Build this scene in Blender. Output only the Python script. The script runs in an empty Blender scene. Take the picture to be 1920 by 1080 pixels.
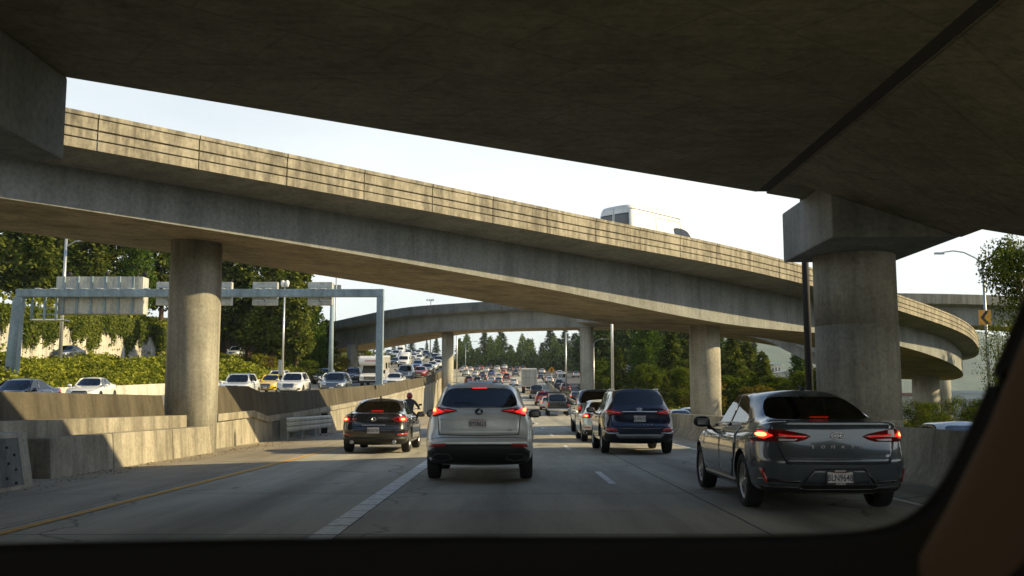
import bpy, bmesh, math, random
from mathutils import Vector, Matrix
from mathutils.bvhtree import BVHTree
R = math.radians
C = bpy.context.scene.collection
SC = bpy.context.scene
# ------------------------------------------------------------------ camera, sky, sun, exposure
CAMZ, F, PITCH = 1.3, 1867.0, R(6.63)
cam = bpy.data.cameras.new('camera'); camo = bpy.data.objects.new('camera', cam); C.objects.link(camo)
camo.location = (0, 0, CAMZ); camo.rotation_euler = (R(90) + PITCH, 0, 0)
cam.sensor_width = 36; cam.lens = 36 * F / 1920; cam.clip_start = 0.05; cam.clip_end = 9000
cam.dof.use_dof = True; cam.dof.focus_distance = 19; cam.dof.aperture_fstop = 5.0
SC.camera = camo
SUN_EL, SUN_AZ = 27.0, 90.0          # azimuth clockwise from +Y (the driving direction)
w = bpy.data.worlds.new('World'); SC.world = w; w.use_nodes = True
nt = w.node_tree; nt.nodes.clear()
sky = nt.nodes.new('ShaderNodeTexSky'); sky.sky_type = 'NISHITA'; sky.sun_disc = False
sky.sun_elevation = R(SUN_EL); sky.sun_rotation = R(SUN_AZ); sky.air_density = 1.0; sky.dust_density = .6; sky.ozone_density = 1.0
bg = nt.nodes.new('ShaderNodeBackground'); bg.inputs[1].default_value = 0.112
wo = nt.nodes.new('ShaderNodeOutputWorld')
# thin high veil of cloud: whitens the sky, a little more towards the sun and the horizon
stc = nt.nodes.new('ShaderNodeTexCoord'); smp = nt.nodes.new('ShaderNodeMapping'); smp.inputs['Scale'].default_value = (1, 1, 3.5); nt.links.new(stc.outputs['Generated'], smp.inputs[0])
sno = nt.nodes.new('ShaderNodeTexNoise'); sno.inputs['Scale'].default_value = 2.2; sno.inputs['Detail'].default_value = 7; sno.inputs['Roughness'].default_value = .55; nt.links.new(smp.outputs[0], sno.inputs['Vector'])
srp = nt.nodes.new('ShaderNodeValToRGB'); srp.color_ramp.elements[0].position = .32; srp.color_ramp.elements[0].color = (.72, .72, .72, 1); srp.color_ramp.elements[1].position = .62; srp.color_ramp.elements[1].color = (.95, .95, .95, 1); nt.links.new(sno.outputs[0], srp.inputs[0])
smx = nt.nodes.new('ShaderNodeMix'); smx.data_type = 'RGBA'; ssx = nt.nodes.new('ShaderNodeSeparateXYZ'); nt.links.new(stc.outputs['Generated'], ssx.inputs[0])
smr = nt.nodes.new('ShaderNodeMapRange'); smr.inputs[1].default_value = .21; smr.inputs[2].default_value = .52; smr.inputs[3].default_value = 1.0; smr.inputs[4].default_value = .0; nt.links.new(ssx.outputs[2], smr.inputs[0])
smu = nt.nodes.new('ShaderNodeMath'); smu.operation = 'MULTIPLY'; nt.links.new(srp.outputs[0], smu.inputs[0]); nt.links.new(smr.outputs[0], smu.inputs[1])
nt.links.new(smu.outputs[0], smx.inputs[0]); nt.links.new(sky.outputs[0], smx.inputs[6]); smx.inputs[7].default_value = (6.9, 7.15, 6.95, 1)
nt.links.new(smx.outputs[2], bg.inputs[0]); nt.links.new(bg.outputs[0], wo.inputs[0])
sun = bpy.data.lights.new('sun', 'SUN'); sun.energy = 5.0; sun.angle = R(0.55); sun.color = (1.0, 0.80, 0.45)
suno = bpy.data.objects.new('sun', sun); C.objects.link(suno)
sd = Vector((math.sin(R(SUN_AZ)) * math.cos(R(SUN_EL)), math.cos(R(SUN_AZ)) * math.cos(R(SUN_EL)), math.sin(R(SUN_EL))))
suno.rotation_euler = sd.to_track_quat('Z', 'Y').to_euler(); suno.location = (60, 0, 60)
vs = SC.view_settings; vs.view_transform = 'Standard'; vs.look = 'None'; vs.exposure = 0.6; vs.gamma = 1.0
SC.cycles.max_bounces = 6; SC.cycles.transparent_max_bounces = 10
SC.cycles.use_denoising = True

def at(px, py, Y):
    "world point seen at photo pixel (px, py) at forward distance Y"
    dx, dy = (px - 960) / F, -(py - 540) / F
    t = Y / (math.cos(PITCH) - dy * math.sin(PITCH))
    return Vector((dx * t, Y, CAMZ + t * (math.sin(PITCH) + dy * math.cos(PITCH))))

# ------------------------------------------------------------------ object helpers
def tag(o, label=None, cat=None, group=None, kind=None):
    if label: o['label'] = label
    if cat: o['category'] = cat
    if group: o['group'] = group
    if kind: o['kind'] = kind
    return o
def empty(name, loc=(0, 0, 0), rz=0.0):
    o = bpy.data.objects.new(name, None); C.objects.link(o)
    o.location = loc; o.rotation_euler = (0, 0, rz); o.empty_display_size = 0.2
    return o
def copy_tree(o, parent=None):
    c = o.copy(); C.objects.link(c); c.parent = parent
    for ch in list(o.children): copy_tree(ch, c)
    return c
def link(name, me, parent=None):
    o = bpy.data.objects.new(name, me); C.objects.link(o); o.parent = parent
    return o

class MB:
    "collects shapes, then links them as ONE mesh object"
    def __init__(s): s.v = []; s.f = []; s.m = []; s.sm = []
    def add(s, vs, fs, mi=0, smooth=False):
        b = len(s.v); s.v += [tuple(v) for v in vs]
        for f in fs: s.f.append([b + i for i in f]); s.m.append(mi); s.sm.append(smooth)
        return s
    def box(s, x0, x1, y0, y1, z0, z1, mi=0, M=None):
        vs = [Vector(p) for p in ((x0,y0,z0),(x1,y0,z0),(x1,y1,z0),(x0,y1,z0),(x0,y0,z1),(x1,y0,z1),(x1,y1,z1),(x0,y1,z1))]
        if M: vs = [M @ v for v in vs]
        return s.add(vs, [(0,3,2,1),(4,5,6,7),(0,1,5,4),(1,2,6,5),(2,3,7,6),(3,0,4,7)], mi)
    def tube(s, pts, rad, n=10, mi=0, caps=True, smooth=True):
        pts = [Vector(p) for p in pts]
        rad = rad if isinstance(rad, (list, tuple)) else [rad] * len(pts)
        vs = []
        for i, p in enumerate(pts):
            t = (pts[min(i + 1, len(pts) - 1)] - pts[max(i - 1, 0)]).normalized()
            a = Vector((0, 0, 1)) if abs(t.z) < .9 else Vector((1, 0, 0))
            u = t.cross(a).normalized(); v = t.cross(u).normalized()
            for k in range(n):
                an = 2 * math.pi * k / n
                vs.append(p + (u * math.cos(an) + v * math.sin(an)) * rad[i])
        fs = []
        for i in range(len(pts) - 1):
            for k in range(n):
                fs.append((i*n+k, i*n+(k+1) % n, (i+1)*n+(k+1) % n, (i+1)*n+k))
        s.add(vs, fs, mi, smooth)
        if caps:
            b = len(s.v) - len(vs)
            s.f += [[b + k for k in range(n)], [b + (len(pts)-1)*n + k for k in reversed(range(n))]]
            s.m += [mi, mi]; s.sm += [False, False]
        return s
    def lathe_x(s, prof, n=28, cx=0, cy=0, cz=0, mi=0, close=False, smooth=True):
        "profile of (x, r) turned about the x axis through (cy, cz)"
        vs = [(cx + x, cy + r*math.cos(2*math.pi*k/n), cz + r*math.sin(2*math.pi*k/n)) for x, r in prof for k in range(n)]
        fs = []; L = len(prof)
        for i in range(L if close else L - 1):
            j = (i + 1) % L
            for k in range(n): fs.append((i*n+k, i*n+(k+1) % n, j*n+(k+1) % n, j*n+k))
        return s.add(vs, fs, mi, smooth)
    def prism(s, poly, y0, y1, axis='y', mi=0):
        "2D outline extruded: axis y takes (x,z); axis x takes (y,z); axis z takes (x,y)"
        n = len(poly)
        def P(a, b, t):
            return (a, t, b) if axis == 'y' else ((t, a, b) if axis == 'x' else (a, b, t))
        vs = [P(a, b, y0) for a, b in poly] + [P(a, b, y1) for a, b in poly]
        fs = [tuple(range(n)), tuple(reversed(range(n, 2*n)))] + [(i, n+i, n+(i+1) % n, (i+1) % n) for i in range(n)]
        return s.add(vs, fs, mi)
    def mesh(s, name, mats):
        me = bpy.data.meshes.new(name); me.from_pydata(s.v, [], s.f)
        for m in (mats if isinstance(mats, (list, tuple)) else [mats]): me.materials.append(m)
        me.polygons.foreach_set('material_index', s.m); me.polygons.foreach_set('use_smooth', s.sm)
        return me
    def build(s, name, mats, parent=None, bevel=0, fix=True):
        me = s.mesh(name, mats)
        if fix or bevel:
            bm = bmesh.new(); bm.from_mesh(me)
            if bevel:
                bmesh.ops.bevel(bm, geom=[e for e in bm.edges if len(e.link_faces) == 2 and e.calc_face_angle(0) > .5],
                                offset=bevel, segments=2, affect='EDGES', profile=.6, clamp_overlap=True)
            bmesh.ops.recalc_face_normals(bm, faces=bm.faces); bm.to_mesh(me); bm.free()
        return link(name, me, parent)

def sweep(path, sect, closed_sect=True):
    "path: list of (x,y) ; sect(i) -> list of (offset to the right, z). Returns verts, faces"
    vs, fs = [], []
    n = None
    for i, p in enumerate(path):
        a = Vector(path[max(i-1, 0)]); b = Vector(path[min(i+1, len(path)-1)])
        t = (b - a).normalized(); r = Vector((t.y, -t.x))
        s = sect(i); n = len(s)
        for o, z in s: vs.append((p[0] + r.x*o, p[1] + r.y*o, z))
    for i in range(len(path) - 1):
        for k in range(n if closed_sect else n - 1):
            j = (k + 1) % n
            fs.append((i*n+k, i*n+j, (i+1)*n+j, (i+1)*n+k))
    if closed_sect:
        fs += [tuple(range(n)), tuple(reversed(range((len(path)-1)*n, len(path)*n)))]
    return vs, fs
def spline(pts, step=2.0):
    "Catmull-Rom through points of any dimension"
    out = []
    P = [Vector(p) if len(p) < 4 else p for p in pts]
    P = [tuple(p) for p in pts]
    D = len(P[0])
    for i in range(len(P) - 1):
        p0, p1, p2, p3 = P[max(i-1, 0)], P[i], P[i+1], P[min(i+2, len(P)-1)]
        L = math.hypot(p2[0]-p1[0], p2[1]-p1[1]); n = max(1, int(L / step))
        for k in range(n):
            t = k / n
            out.append(tuple(.5*((2*p1[d]) + (-p0[d]+p2[d])*t + (2*p0[d]-5*p1[d]+4*p2[d]-p3[d])*t*t + (-p0[d]+3*p1[d]-3*p2[d]+p3[d])*t**3) for d in range(D)))
    out.append(P[-1])
    return out
def interp(tab, x):
    if x <= tab[0][0]: return tab[0][1]
    for (a, va), (b, vb) in zip(tab, tab[1:]):
        if x <= b: return va + (vb - va) * (x - a) / (b - a)
    return tab[-1][1]

# ------------------------------------------------------------------ materials
def new_mat(name):
    m = bpy.data.materials.new(name); m.use_nodes = True
    n = m.node_tree; b = n.nodes['Principled BSDF']
    return m, n, b
def simple(name, col, rough=.5, metal=0, coat=0, emit=None, es=1, spec=.5):
    m, n, b = new_mat(name)
    b.inputs['Base Color'].default_value = (*col, 1); b.inputs['Roughness'].default_value = rough
    b.inputs['Metallic'].default_value = metal; b.inputs['Coat Weight'].default_value = coat
    b.inputs['Coat Roughness'].default_value = .04; b.inputs['Specular IOR Level'].default_value = spec
    if emit: b.inputs['Emission Color'].default_value = (*emit, 1); b.inputs['Emission Strength'].default_value = es
    return m
def nd(n, t, **kw):
    x = n.nodes.new(t)
    for k, v in kw.items(): setattr(x, k, v)
    return x
def noise(n, vec, scale, detail=5, rough=.6, sc=None):
    if sc:
        mp = nd(n, 'ShaderNodeMapping'); mp.inputs['Scale'].default_value = sc; n.links.new(vec, mp.inputs[0]); vec = mp.outputs[0]
    t = nd(n, 'ShaderNodeTexNoise'); t.inputs['Scale'].default_value = scale; t.inputs['Detail'].default_value = detail
    t.inputs['Roughness'].default_value = rough; n.links.new(vec, t.inputs['Vector'])
    return t.outputs['Fac']
def ramp(n, fac, stops):
    r = nd(n, 'ShaderNodeValToRGB'); e = r.color_ramp.elements
    while len(e) < len(stops): e.new(.5)
    for k, (p, c) in enumerate(stops):
        e[k].position = p; e[k].color = (*c, 1) if isinstance(c, tuple) else (c, c, c, 1)
    n.links.new(fac, r.inputs[0]); return r.outputs[0]
def mixc(n, fac, a, b, mode='MIX'):
    x = nd(n, 'ShaderNodeMix', data_type='RGBA', blend_type=mode)
    for sock, v in ((0, fac), (6, a), (7, b)):
        if isinstance(v, (int, float)): x.inputs[sock].default_value = v
        elif isinstance(v, tuple): x.inputs[sock].default_value = (*v, 1)
        else: n.links.new(v, x.inputs[sock])
    return x.outputs[2]
def bump(n, b, h, strength=.3, dist=.02):
    x = nd(n, 'ShaderNodeBump'); x.inputs['Strength'].default_value = strength; x.inputs['Distance'].default_value = dist
    n.links.new(h, x.inputs['Height']); n.links.new(x.outputs[0], b.inputs['Normal'])
def concrete(name, col, dark=.55, stain=.5, grain=14, rough=.88, boards=None, bs=.25, drip=1.6):
    "weathered concrete: blotches, streaks running down, fine grain; boards = direction of form-board lines"
    m, n, b = new_mat(name)
    tc = nd(n, 'ShaderNodeTexCoord'); v = tc.outputs['Object']
    lo = tuple(c * dark for c in col); hi = tuple(min(1, c * 1.18) for c in col)
    c = ramp(n, noise(n, v, .55, 7, .62), [(.30, lo), (.55, col), (.75, hi)])
    st = ramp(n, noise(n, v, drip, 7, .7, (1.3, 1.3, .10 if drip < 2 else .22)), [(.42, 1.0), (.66 if drip < 2 else .60, 1.0 - stain)])
    c = mixc(n, 1.0, c, st, 'MULTIPLY')
    fine = noise(n, v, grain, 4, .7)
    c = mixc(n, .55, c, ramp(n, fine, [(.30, .55), (.62, 1.12)]), 'MULTIPLY')
    sp = ramp(n, noise(n, v, 3.2, 3, .5), [(.66, 1.0), (.74, .55)])
    c = mixc(n, .5, c, sp, 'MULTIPLY')
    h = fine
    if boards:
        mp = nd(n, 'ShaderNodeMapping'); mp.inputs['Rotation'].default_value = (0, 0, boards[0]); mp.inputs['Scale'].default_value = boards[1]
        n.links.new(v, mp.inputs[0])
        bl = ramp(n, noise(n, mp.outputs[0], 2.6, 8, .78), [(.40, 1.0), (.54, .88), (.62, .30)])
        c = mixc(n, .75 if bs < .01 else .32, c, bl, 'MULTIPLY')
        br = nd(n, 'ShaderNodeTexBrick'); br.inputs['Scale'].default_value = bs; br.inputs['Mortar Size'].default_value = .006
        br.inputs['Color1'].default_value = (1, 1, 1, 1); br.inputs['Color2'].default_value = (.86, .86, .86, 1); br.inputs['Mortar'].default_value = (.4, .4, .4, 1)
        mp2 = nd(n, 'ShaderNodeMapping'); mp2.inputs['Rotation'].default_value = (0, 0, boards[0]); n.links.new(v, mp2.inputs[0]); n.links.new(mp2.outputs[0], br.inputs['Vector'])
        c = mixc(n, .30, c, br.outputs[0], 'MULTIPLY')
    n.links.new(c, b.inputs['Base Color']); b.inputs['Roughness'].default_value = rough; b.inputs['Specular IOR Level'].default_value = .25
    bump(n, b, h, .35, .01)
    return m
def paint(name, col, metal=.0, rough=.32, flake=.0, coat=1.0):
    m, n, b = new_mat(name)
    tc = nd(n, 'ShaderNodeTexCoord')
    d = noise(n, tc.outputs['Object'], 3.0, 4, .6)
    c = mixc(n, 1.0, ramp(n, d, [(.3, .86), (.7, 1.06)]), col, 'MULTIPLY')
    n.links.new(c, b.inputs['Base Color'])
    b.inputs['Metallic'].default_value = metal; b.inputs['Roughness'].default_value = rough
    b.inputs['Coat Weight'].default_value = coat; b.inputs['Coat Roughness'].default_value = .03
    return m
def glass(name, tint, rough=.02, mirror=.10):
    m = bpy.data.materials.new(name); m.use_nodes = True; n = m.node_tree; n.nodes.clear()
    o = nd(n, 'ShaderNodeOutputMaterial'); t = nd(n, 'ShaderNodeBsdfTransparent'); g = nd(n, 'ShaderNodeBsdfGlossy'); mx = nd(n, 'ShaderNodeMixShader')
    t.inputs[0].default_value = (*tint, 1); g.inputs['Roughness'].default_value = rough; g.inputs[0].default_value = (.9, .95, 1, 1)
    fr = nd(n, 'ShaderNodeFresnel'); fr.inputs[0].default_value = 1.33
    ad = nd(n, 'ShaderNodeMath', operation='ADD', use_clamp=True); ad.inputs[1].default_value = mirror - .04
    n.links.new(fr.outputs[0], ad.inputs[0]); n.links.new(ad.outputs[0], mx.inputs[0])
    n.links.new(t.outputs[0], mx.inputs[1]); n.links.new(g.outputs[0], mx.inputs[2]); n.links.new(mx.outputs[0], o.inputs[0])
    return m
def leafmat(name, dark, light, trans=.35, scale=.5):
    m = bpy.data.materials.new(name); m.use_nodes = True; n = m.node_tree; n.nodes.clear()
    o = nd(n, 'ShaderNodeOutputMaterial'); d = nd(n, 'ShaderNodeBsdfDiffuse'); t = nd(n, 'ShaderNodeBsdfTranslucent'); mx = nd(n, 'ShaderNodeMixShader')
    geo = nd(n, 'ShaderNodeNewGeometry'); oi = nd(n, 'ShaderNodeObjectInfo')
    f1 = noise(n, geo.outputs['Position'], scale, 4, .65); rnd = geo.outputs['Random Per Island']
    a = nd(n, 'ShaderNodeMath', operation='MULTIPLY_ADD'); n.links.new(rnd, a.inputs[0]); a.inputs[1].default_value = .45; a.inputs[2].default_value = -.22
    b = nd(n, 'ShaderNodeMath', operation='ADD'); n.links.new(a.outputs[0], b.inputs[0]); n.links.new(f1, b.inputs[1])
    c0 = nd(n, 'ShaderNodeMath', operation='MULTIPLY_ADD'); n.links.new(oi.outputs['Random'], c0.inputs[0]); c0.inputs[1].default_value = .2; c0.inputs[2].default_value = -.1
    e = nd(n, 'ShaderNodeMath', operation='ADD'); n.links.new(b.outputs[0], e.inputs[0]); n.links.new(c0.outputs[0], e.inputs[1])
    c = ramp(n, e.outputs[0], [(.25, dark), (.8, light)])
    n.links.new(c, d.inputs[0]); n.links.new(mixc(n, 1.0, c, (1.0, 1.05, .45), 'MULTIPLY'), t.inputs[0]); mx.inputs[0].default_value = trans
    n.links.new(d.outputs[0], mx.inputs[1]); n.links.new(t.outputs[0], mx.inputs[2]); n.links.new(mx.outputs[0], o.inputs[0])
    return m
M = {}
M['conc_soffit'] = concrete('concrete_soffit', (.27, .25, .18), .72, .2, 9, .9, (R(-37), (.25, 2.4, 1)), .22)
M['conc_soffit2'] = concrete('concrete_soffit_far', (.46, .39, .26), .55, .25, 9, .9, (R(58), (.35, 3.0, 1)), .0001)
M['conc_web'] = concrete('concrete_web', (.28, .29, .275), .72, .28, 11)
M['conc_parapet'] = concrete('concrete_parapet', (.41, .37, .28), .74, .50, 9, .9, None, .25, 3.4)
M['conc_col'] = concrete('concrete_column', (.43, .41, .335), .68, .42, 12)
M['conc_wall'] = concrete('concrete_wall', (.42, .385, .30), .6, .5, 12)
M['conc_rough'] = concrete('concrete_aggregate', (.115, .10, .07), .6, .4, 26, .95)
M['conc_dark'] = concrete('concrete_grey', (.17, .18, .175), .7, .45, 8)
M['conc_pale'] = concrete('concrete_pale', (.60, .57, .48), .7, .4, 8)
M['road'] = None
M['steel'] = simple('galvanised_steel', (.34, .38, .40), .45, .55)
M['steel_blue'] = concrete('painted_gantry_steel', (.26, .34, .38), .8, .35, 6, .55)
M['sign_back'] = concrete('sign_aluminium', (.50, .50, .45), .75, .35, 5, .5)
M['alum'] = simple('alum', (.62, .63, .62), .35, .7)
M['black'] = simple('black_plastic', (.012, .012, .012), .55)
M['black_gloss'] = simple('black_gloss', (.008, .008, .009), .12, 0, .6)
M['rubber'] = simple('tyre_rubber', (.014, .014, .014), .8)
M['rim'] = simple('rim_alloy', (.42, .42, .42), .3, .9)
M['rim_dark'] = simple('rim_dark', (.10, .10, .10), .35, .8)
M['chrome'] = simple('chrome', (.75, .75, .75), .12, 1)
M['tail'] = simple('tail_lens', (.16, .004, .004), .12, 0, 1)
M['tail_on'] = simple('brake_light', (.4, .01, .008), .2, 0, .5, (1, .02, .01), 1.0)
M['tail_core'] = simple('brake_core', (.8, .3, .1), .2, 0, .5, (1, .20, .06), 4.5)
M['reflector'] = simple('reflector', (.42, .018, .012), .2, 0, 1)
M['tail_dim'] = simple('tail_dim', (.30, .008, .006), .15, 0, 1, (1, .02, .01), .22)
M['head'] = simple('head_lens', (.62, .65, .68), .08, .3, 1)
M['amber'] = simple('amber_lens', (.8, .25, .02), .2)
M['plate'] = concrete('plate_white', (.62, .60, .58), .9, .1, 30, .5)
M['ink'] = simple('plate_ink', (.02, .025, .06), .5)
M['ink_red'] = simple('plate_red', (.45, .10, .08), .5)
M['white'] = simple('white_paint', (.78, .78, .76), .5)
M['yellow'] = simple('sign_yellow', (.72, .32, .02), .5)
M['glass'] = glass('tinted_glass', (.13, .15, .14), .02, .09)
M['glass_dark'] = glass('privacy_glass', (.03, .036, .035), .02, .09)
M['glass_clear'] = glass('windscreen_glass', (.40, .43, .40), .02, .10)
M['glass_solid'] = simple('dark_window', (.012, .016, .018), .05, 0, 1)
M['cabin'] = simple('cabin_cloth', (.02, .019, .018), .85)
M['seam'] = simple('panel_gap', (.006, .006, .006), .8)
M['well'] = simple('wheel_well', (.008, .008, .008), .9)
PAINT = dict(
    silver=paint('paint_silver', (.72, .74, .71), .25, .33), white=paint('paint_white', (.74, .74, .71), 0, .35),
    grey=paint('paint_grey', (.13, .145, .15), .6, .30), gunmetal=paint('paint_gunmetal', (.075, .094, .108), .35, .24),
    black=paint('paint_black', (.014, .014, .016), .2, .25), darkbrown=paint('paint_dark_brown', (.020, .019, .020), .3, .24),
    navy=paint('paint_navy', (.007, .014, .038), .4, .26), blue=paint('paint_blue', (.02, .07, .24), .4, .3),
    red=paint('paint_red', (.33, .02, .015), .2, .3), maroon=paint('paint_maroon', (.11, .02, .02), .3, .3),
    yellow=paint('paint_yellow', (.80, .55, .01), 0, .35), beige=paint('paint_beige', (.48, .42, .32), .4, .35),
    orange=paint('paint_orange', (.55, .12, .03), 0, .35))
# ------------------------------------------------------------------ vehicles
def eval_mesh(o, name):
    dg = bpy.context.evaluated_depsgraph_get(); dg.update()
    return bpy.data.meshes.new_from_object(o.evaluated_get(dg), depsgraph=dg)
def ring_cols(r):
    "13 columns of the right half, rear centre to front centre"
    w_, yR, yF = r['w'], r['yR'], r['yF']
    bR, bF, cR, cF = r.get('bR', .05), r.get('bF', .10), r.get('cR', .22), r.get('cF', .35)
    zr, zf = r['z'][0], r['z'][-1]; zs = r['z'][1] if len(r['z']) > 2 else None
    cx = r.get('cx', .86)
    y3, y9 = yR + bR + cR, yF - bF - cF
    sy = r.get('sy') or [y3 + (y9 - y3) * t for t in (.17, .36, .52, .68, .84)]
    x3, x9 = r.get('x3', .985), r.get('x9', .975)
    xs = [0, .55 * w_, cx * w_, x3 * w_] + [w_] * 5 + [x9 * w_, cx * w_, .55 * w_, 0]
    ys = [yR, yR + .25 * bR, yR + bR, y3] + list(sy) + [y9, yF - bF, yF - .25 * bF, yF]
    zz = []
    for k, y in enumerate(ys):
        if k <= 3: z = zr if zs is None or k < 3 else .5 * (zr + zs)
        elif k >= 9: z = zf if zs is None or k > 9 else .5 * (zf + zs)
        else:
            t = (k - 3) / 6
            z = zr + (zf - zr) * t if zs is None else zs + r.get('rise', 0) * (.5 - t)
        zz.append(z)
    return list(zip(xs, ys, zz))
WIN = {(0, 1): 1, (1, 2): 1, (4, 5): 3, (5, 6): 3, (6, 7): 3, (7, 8): 3, (10, 11): 2, (11, 12): 2}
def shell(rings, gband=7, axles=(), wr=.33, W=1.8, crown=.0, level=3, win=WIN):
    "body skin: stacked rings -> subdivision -> wheel arches cut out. Materials: 0 paint, 1..4 glass, 5 dark"
    N = 13; n = 24
    bm = bmesh.new(); rows = []
    for r in rings:
        cols = ring_cols(r)
        full = [bm.verts.new(p) for p in cols] + [bm.verts.new((-x, y, z)) for x, y, z in reversed(cols[1:-1])]
        rows.append(full)
    def colpair(k):
        a, b = k, (k + 1) % n
        f = lambda i: i if i < N else n - i
        return tuple(sorted((f(a), f(b)))), k >= 12
    for i in range(len(rows) - 1):
        for k in range(n):
            f = bm.faces.new((rows[i][k], rows[i][(k+1) % n], rows[i+1][(k+1) % n], rows[i+1][k]))
            pr, left = colpair(k)
            if i == gband and pr in win:
                g = win[pr]; f.material_index = 4 if (g == 3 and left) else g
    for row, flip in ((rows[0], True), (rows[-1], False)):
        for k in range(12):
            a, b = row[k], row[k+1]; c, d = row[(n-k-1) % n], row[(n-k) % n]
            vs = [a, b, c, d]; u = []
            for v in vs:
                if v not in u: u.append(v)
            if len(u) > 2: bm.faces.new(u if not flip else u[::-1])
    bmesh.ops.recalc_face_normals(bm, faces=bm.faces)
    cl = bm.edges.layers.float.new('crease_edge')
    for e in bm.edges:
        ms = {f.material_index for f in e.link_faces}
        if len(ms) > 1: e[cl] = .85
    for i, r in enumerate(rings):
        cr = r.get('crease')
        if cr:
            for k in range(n):
                e = bm.edges.get((rows[i][k], rows[i][(k+1) % n])); pr, _ = colpair(k)
                if e and pr[0] in cr: e[cl] = max(e[cl], cr[pr[0]])
    for f in bm.faces: f.smooth = True
    me = bpy.data.meshes.new('skin'); bm.to_mesh(me); bm.free()
    for nme in ('silver',) : me.materials.append(PAINT['silver'])
    for k in ('glass', 'glass', 'glass', 'glass', 'well'): me.materials.append(M[k])
    o = link('skin_work', me); md = o.modifiers.new('s', 'SUBSURF'); md.levels = md.render_levels = level
    cuts = []
    for ay in axles:
        mb = MB(); mb.lathe_x([(-W, 0.001), (-W, wr + .055), (-W * .30, wr + .055), (-W*.30, .001)], 40, 0, ay, wr)
        mb.lathe_x([(W, 0.001), (W, wr + .055), (W * .30, wr + .055), (W*.30, .001)], 40, 0, ay, wr)
        c = mb.build('cut_work', [PAINT['silver']]); cuts.append(c)
        b = o.modifiers.new('b', 'BOOLEAN'); b.operation = 'DIFFERENCE'; b.object = c; b.solver = 'EXACT'
    out = eval_mesh(o, 'skin')
    if not len(out.materials):
        for k in me.materials: out.materials.append(k)
    for c in cuts: bpy.data.objects.remove(c)
    bpy.data.objects.remove(o)
    for p in out.polygons:
        c = p.center
        for ay in axles:
            d = math.hypot(c.y - ay, c.z - wr)
            if d < wr + .06 and abs(c.x) < W / 2 - .004 and (abs(d - wr - .055) < .02 or abs(abs(c.x) - W * .30) < .02): p.material_index = 5
    out.polygons.foreach_set('use_smooth', [True] * len(out.polygons))
    out.set_sharp_from_angle(angle=R(38))
    return out
def split_mesh(me, idx_sets):
    "one mesh per set of material indices"
    res = []
    for s in idx_sets:
        bm = bmesh.new(); bm.from_mesh(me)
        bmesh.ops.delete(bm, geom=[f for f in bm.faces if f.material_index not in s], context='FACES')
        m = bpy.data.meshes.new('piece'); bm.to_mesh(m); bm.free(); res.append(m)
        for k in me.materials: m.materials.append(k)
    return res
class Skin:
    "ray target for fitted pieces"
    def __init__(s, me):
        bm = bmesh.new(); bm.from_mesh(me); bmesh.ops.triangulate(bm, faces=bm.faces); bm.normal_update()
        s.v = [v.co.copy() for v in bm.verts]; s.n = [v.normal.copy() for v in bm.verts]
        bm.faces.ensure_lookup_table(); s.t = [[v.index for v in f.verts] for f in bm.faces]
        s.bvh = BVHTree.FromPolygons(s.v, s.t); bm.free()
    def hit(s, view, a, b):
        o, d = {'rear': ((a, -10, b), (0, 1, 0)), 'front': ((a, 10, b), (0, -1, 0)), 'left': ((-10, a, b), (1, 0, 0)),
                'right': ((10, a, b), (-1, 0, 0)), 'top': ((a, b, 10), (0, 0, -1))}[view]
        return s.bvh.ray_cast(Vector(o), Vector(d))
def fitted(sk, polys, view, off=.006, seg=.07, mb=None, mi=0, skirt=.02):
    "flat outlines laid onto the skin, standing `off` proud with a rim; adds to mb"
    mb = mb or MB()
    dvec = {'rear': Vector((0, 1, 0)), 'front': Vector((0, -1, 0)), 'left': Vector((1, 0, 0)), 'right': Vector((-1, 0, 0)), 'top': Vector((0, 0, -1))}[view]
    for poly in polys:
        bm = bmesh.new()
        bm.faces.new([bm.verts.new((a, b, 0)) for a, b in poly])
        for ax in (0, 1):
            lo = min(p[ax] for p in poly); hi = max(p[ax] for p in poly); k = math.floor(lo / seg) + 1
            while k * seg < hi - 1e-4:
                no = (1, 0, 0) if ax == 0 else (0, 1, 0); co = (k * seg, 0, 0) if ax == 0 else (0, k * seg, 0)
                bmesh.ops.bisect_plane(bm, geom=bm.verts[:] + bm.edges[:] + bm.faces[:], plane_co=co, plane_no=no, dist=1e-4); k += 1
        bm.verts.index_update(); vs, ok = [], []
        for v in bm.verts:
            loc, no, i, d = sk.hit(view, v.co.x, v.co.y)
            if loc is None: vs.append(None)
            else: vs.append(loc + no * off - dvec * off * .3)
        mp = {}
        keep = []
        for i, p in enumerate(vs):
            if p is not None: mp[i] = len(keep); keep.append(p)
        fs = []; cnt = {}
        for f in bm.faces:
            ids = [v.index for v in f.verts]
            if all(i in mp for i in ids):
                fs.append([mp[i] for i in ids])
                for a, b in zip(ids, ids[1:] + ids[:1]): cnt[tuple(sorted((a, b)))] = cnt.get(tuple(sorted((a, b))), 0) + 1
        nv = len(keep); low = [p + dvec * (skirt) for p in keep]
        for (a, b), c in cnt.items():
            if c == 1: fs.append([mp[a], mp[b], nv + mp[b], nv + mp[a]])
        bm.free()
        base = len(mb.v); mb.v += [tuple(p) for p in keep + low]
        nf = len(fs)
        for f in fs: mb.f.append([base + i for i in f]); mb.m.append(mi); mb.sm.append(True)
    return mb
def mirror(poly): return [(-a, b) for a, b in reversed(poly)]
def strips(pts, wd=.011):
    out = []
    for (a, b), (c, d) in zip(pts, pts[1:]):
        L = math.hypot(c-a, d-b) or 1; nx, ny = -(d-b)/L*wd/2, (c-a)/L*wd/2
        out.append([(a+nx, b+ny), (c+nx, d+ny), (c-nx, d-ny), (a-nx, b-ny)])
    return out
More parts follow.
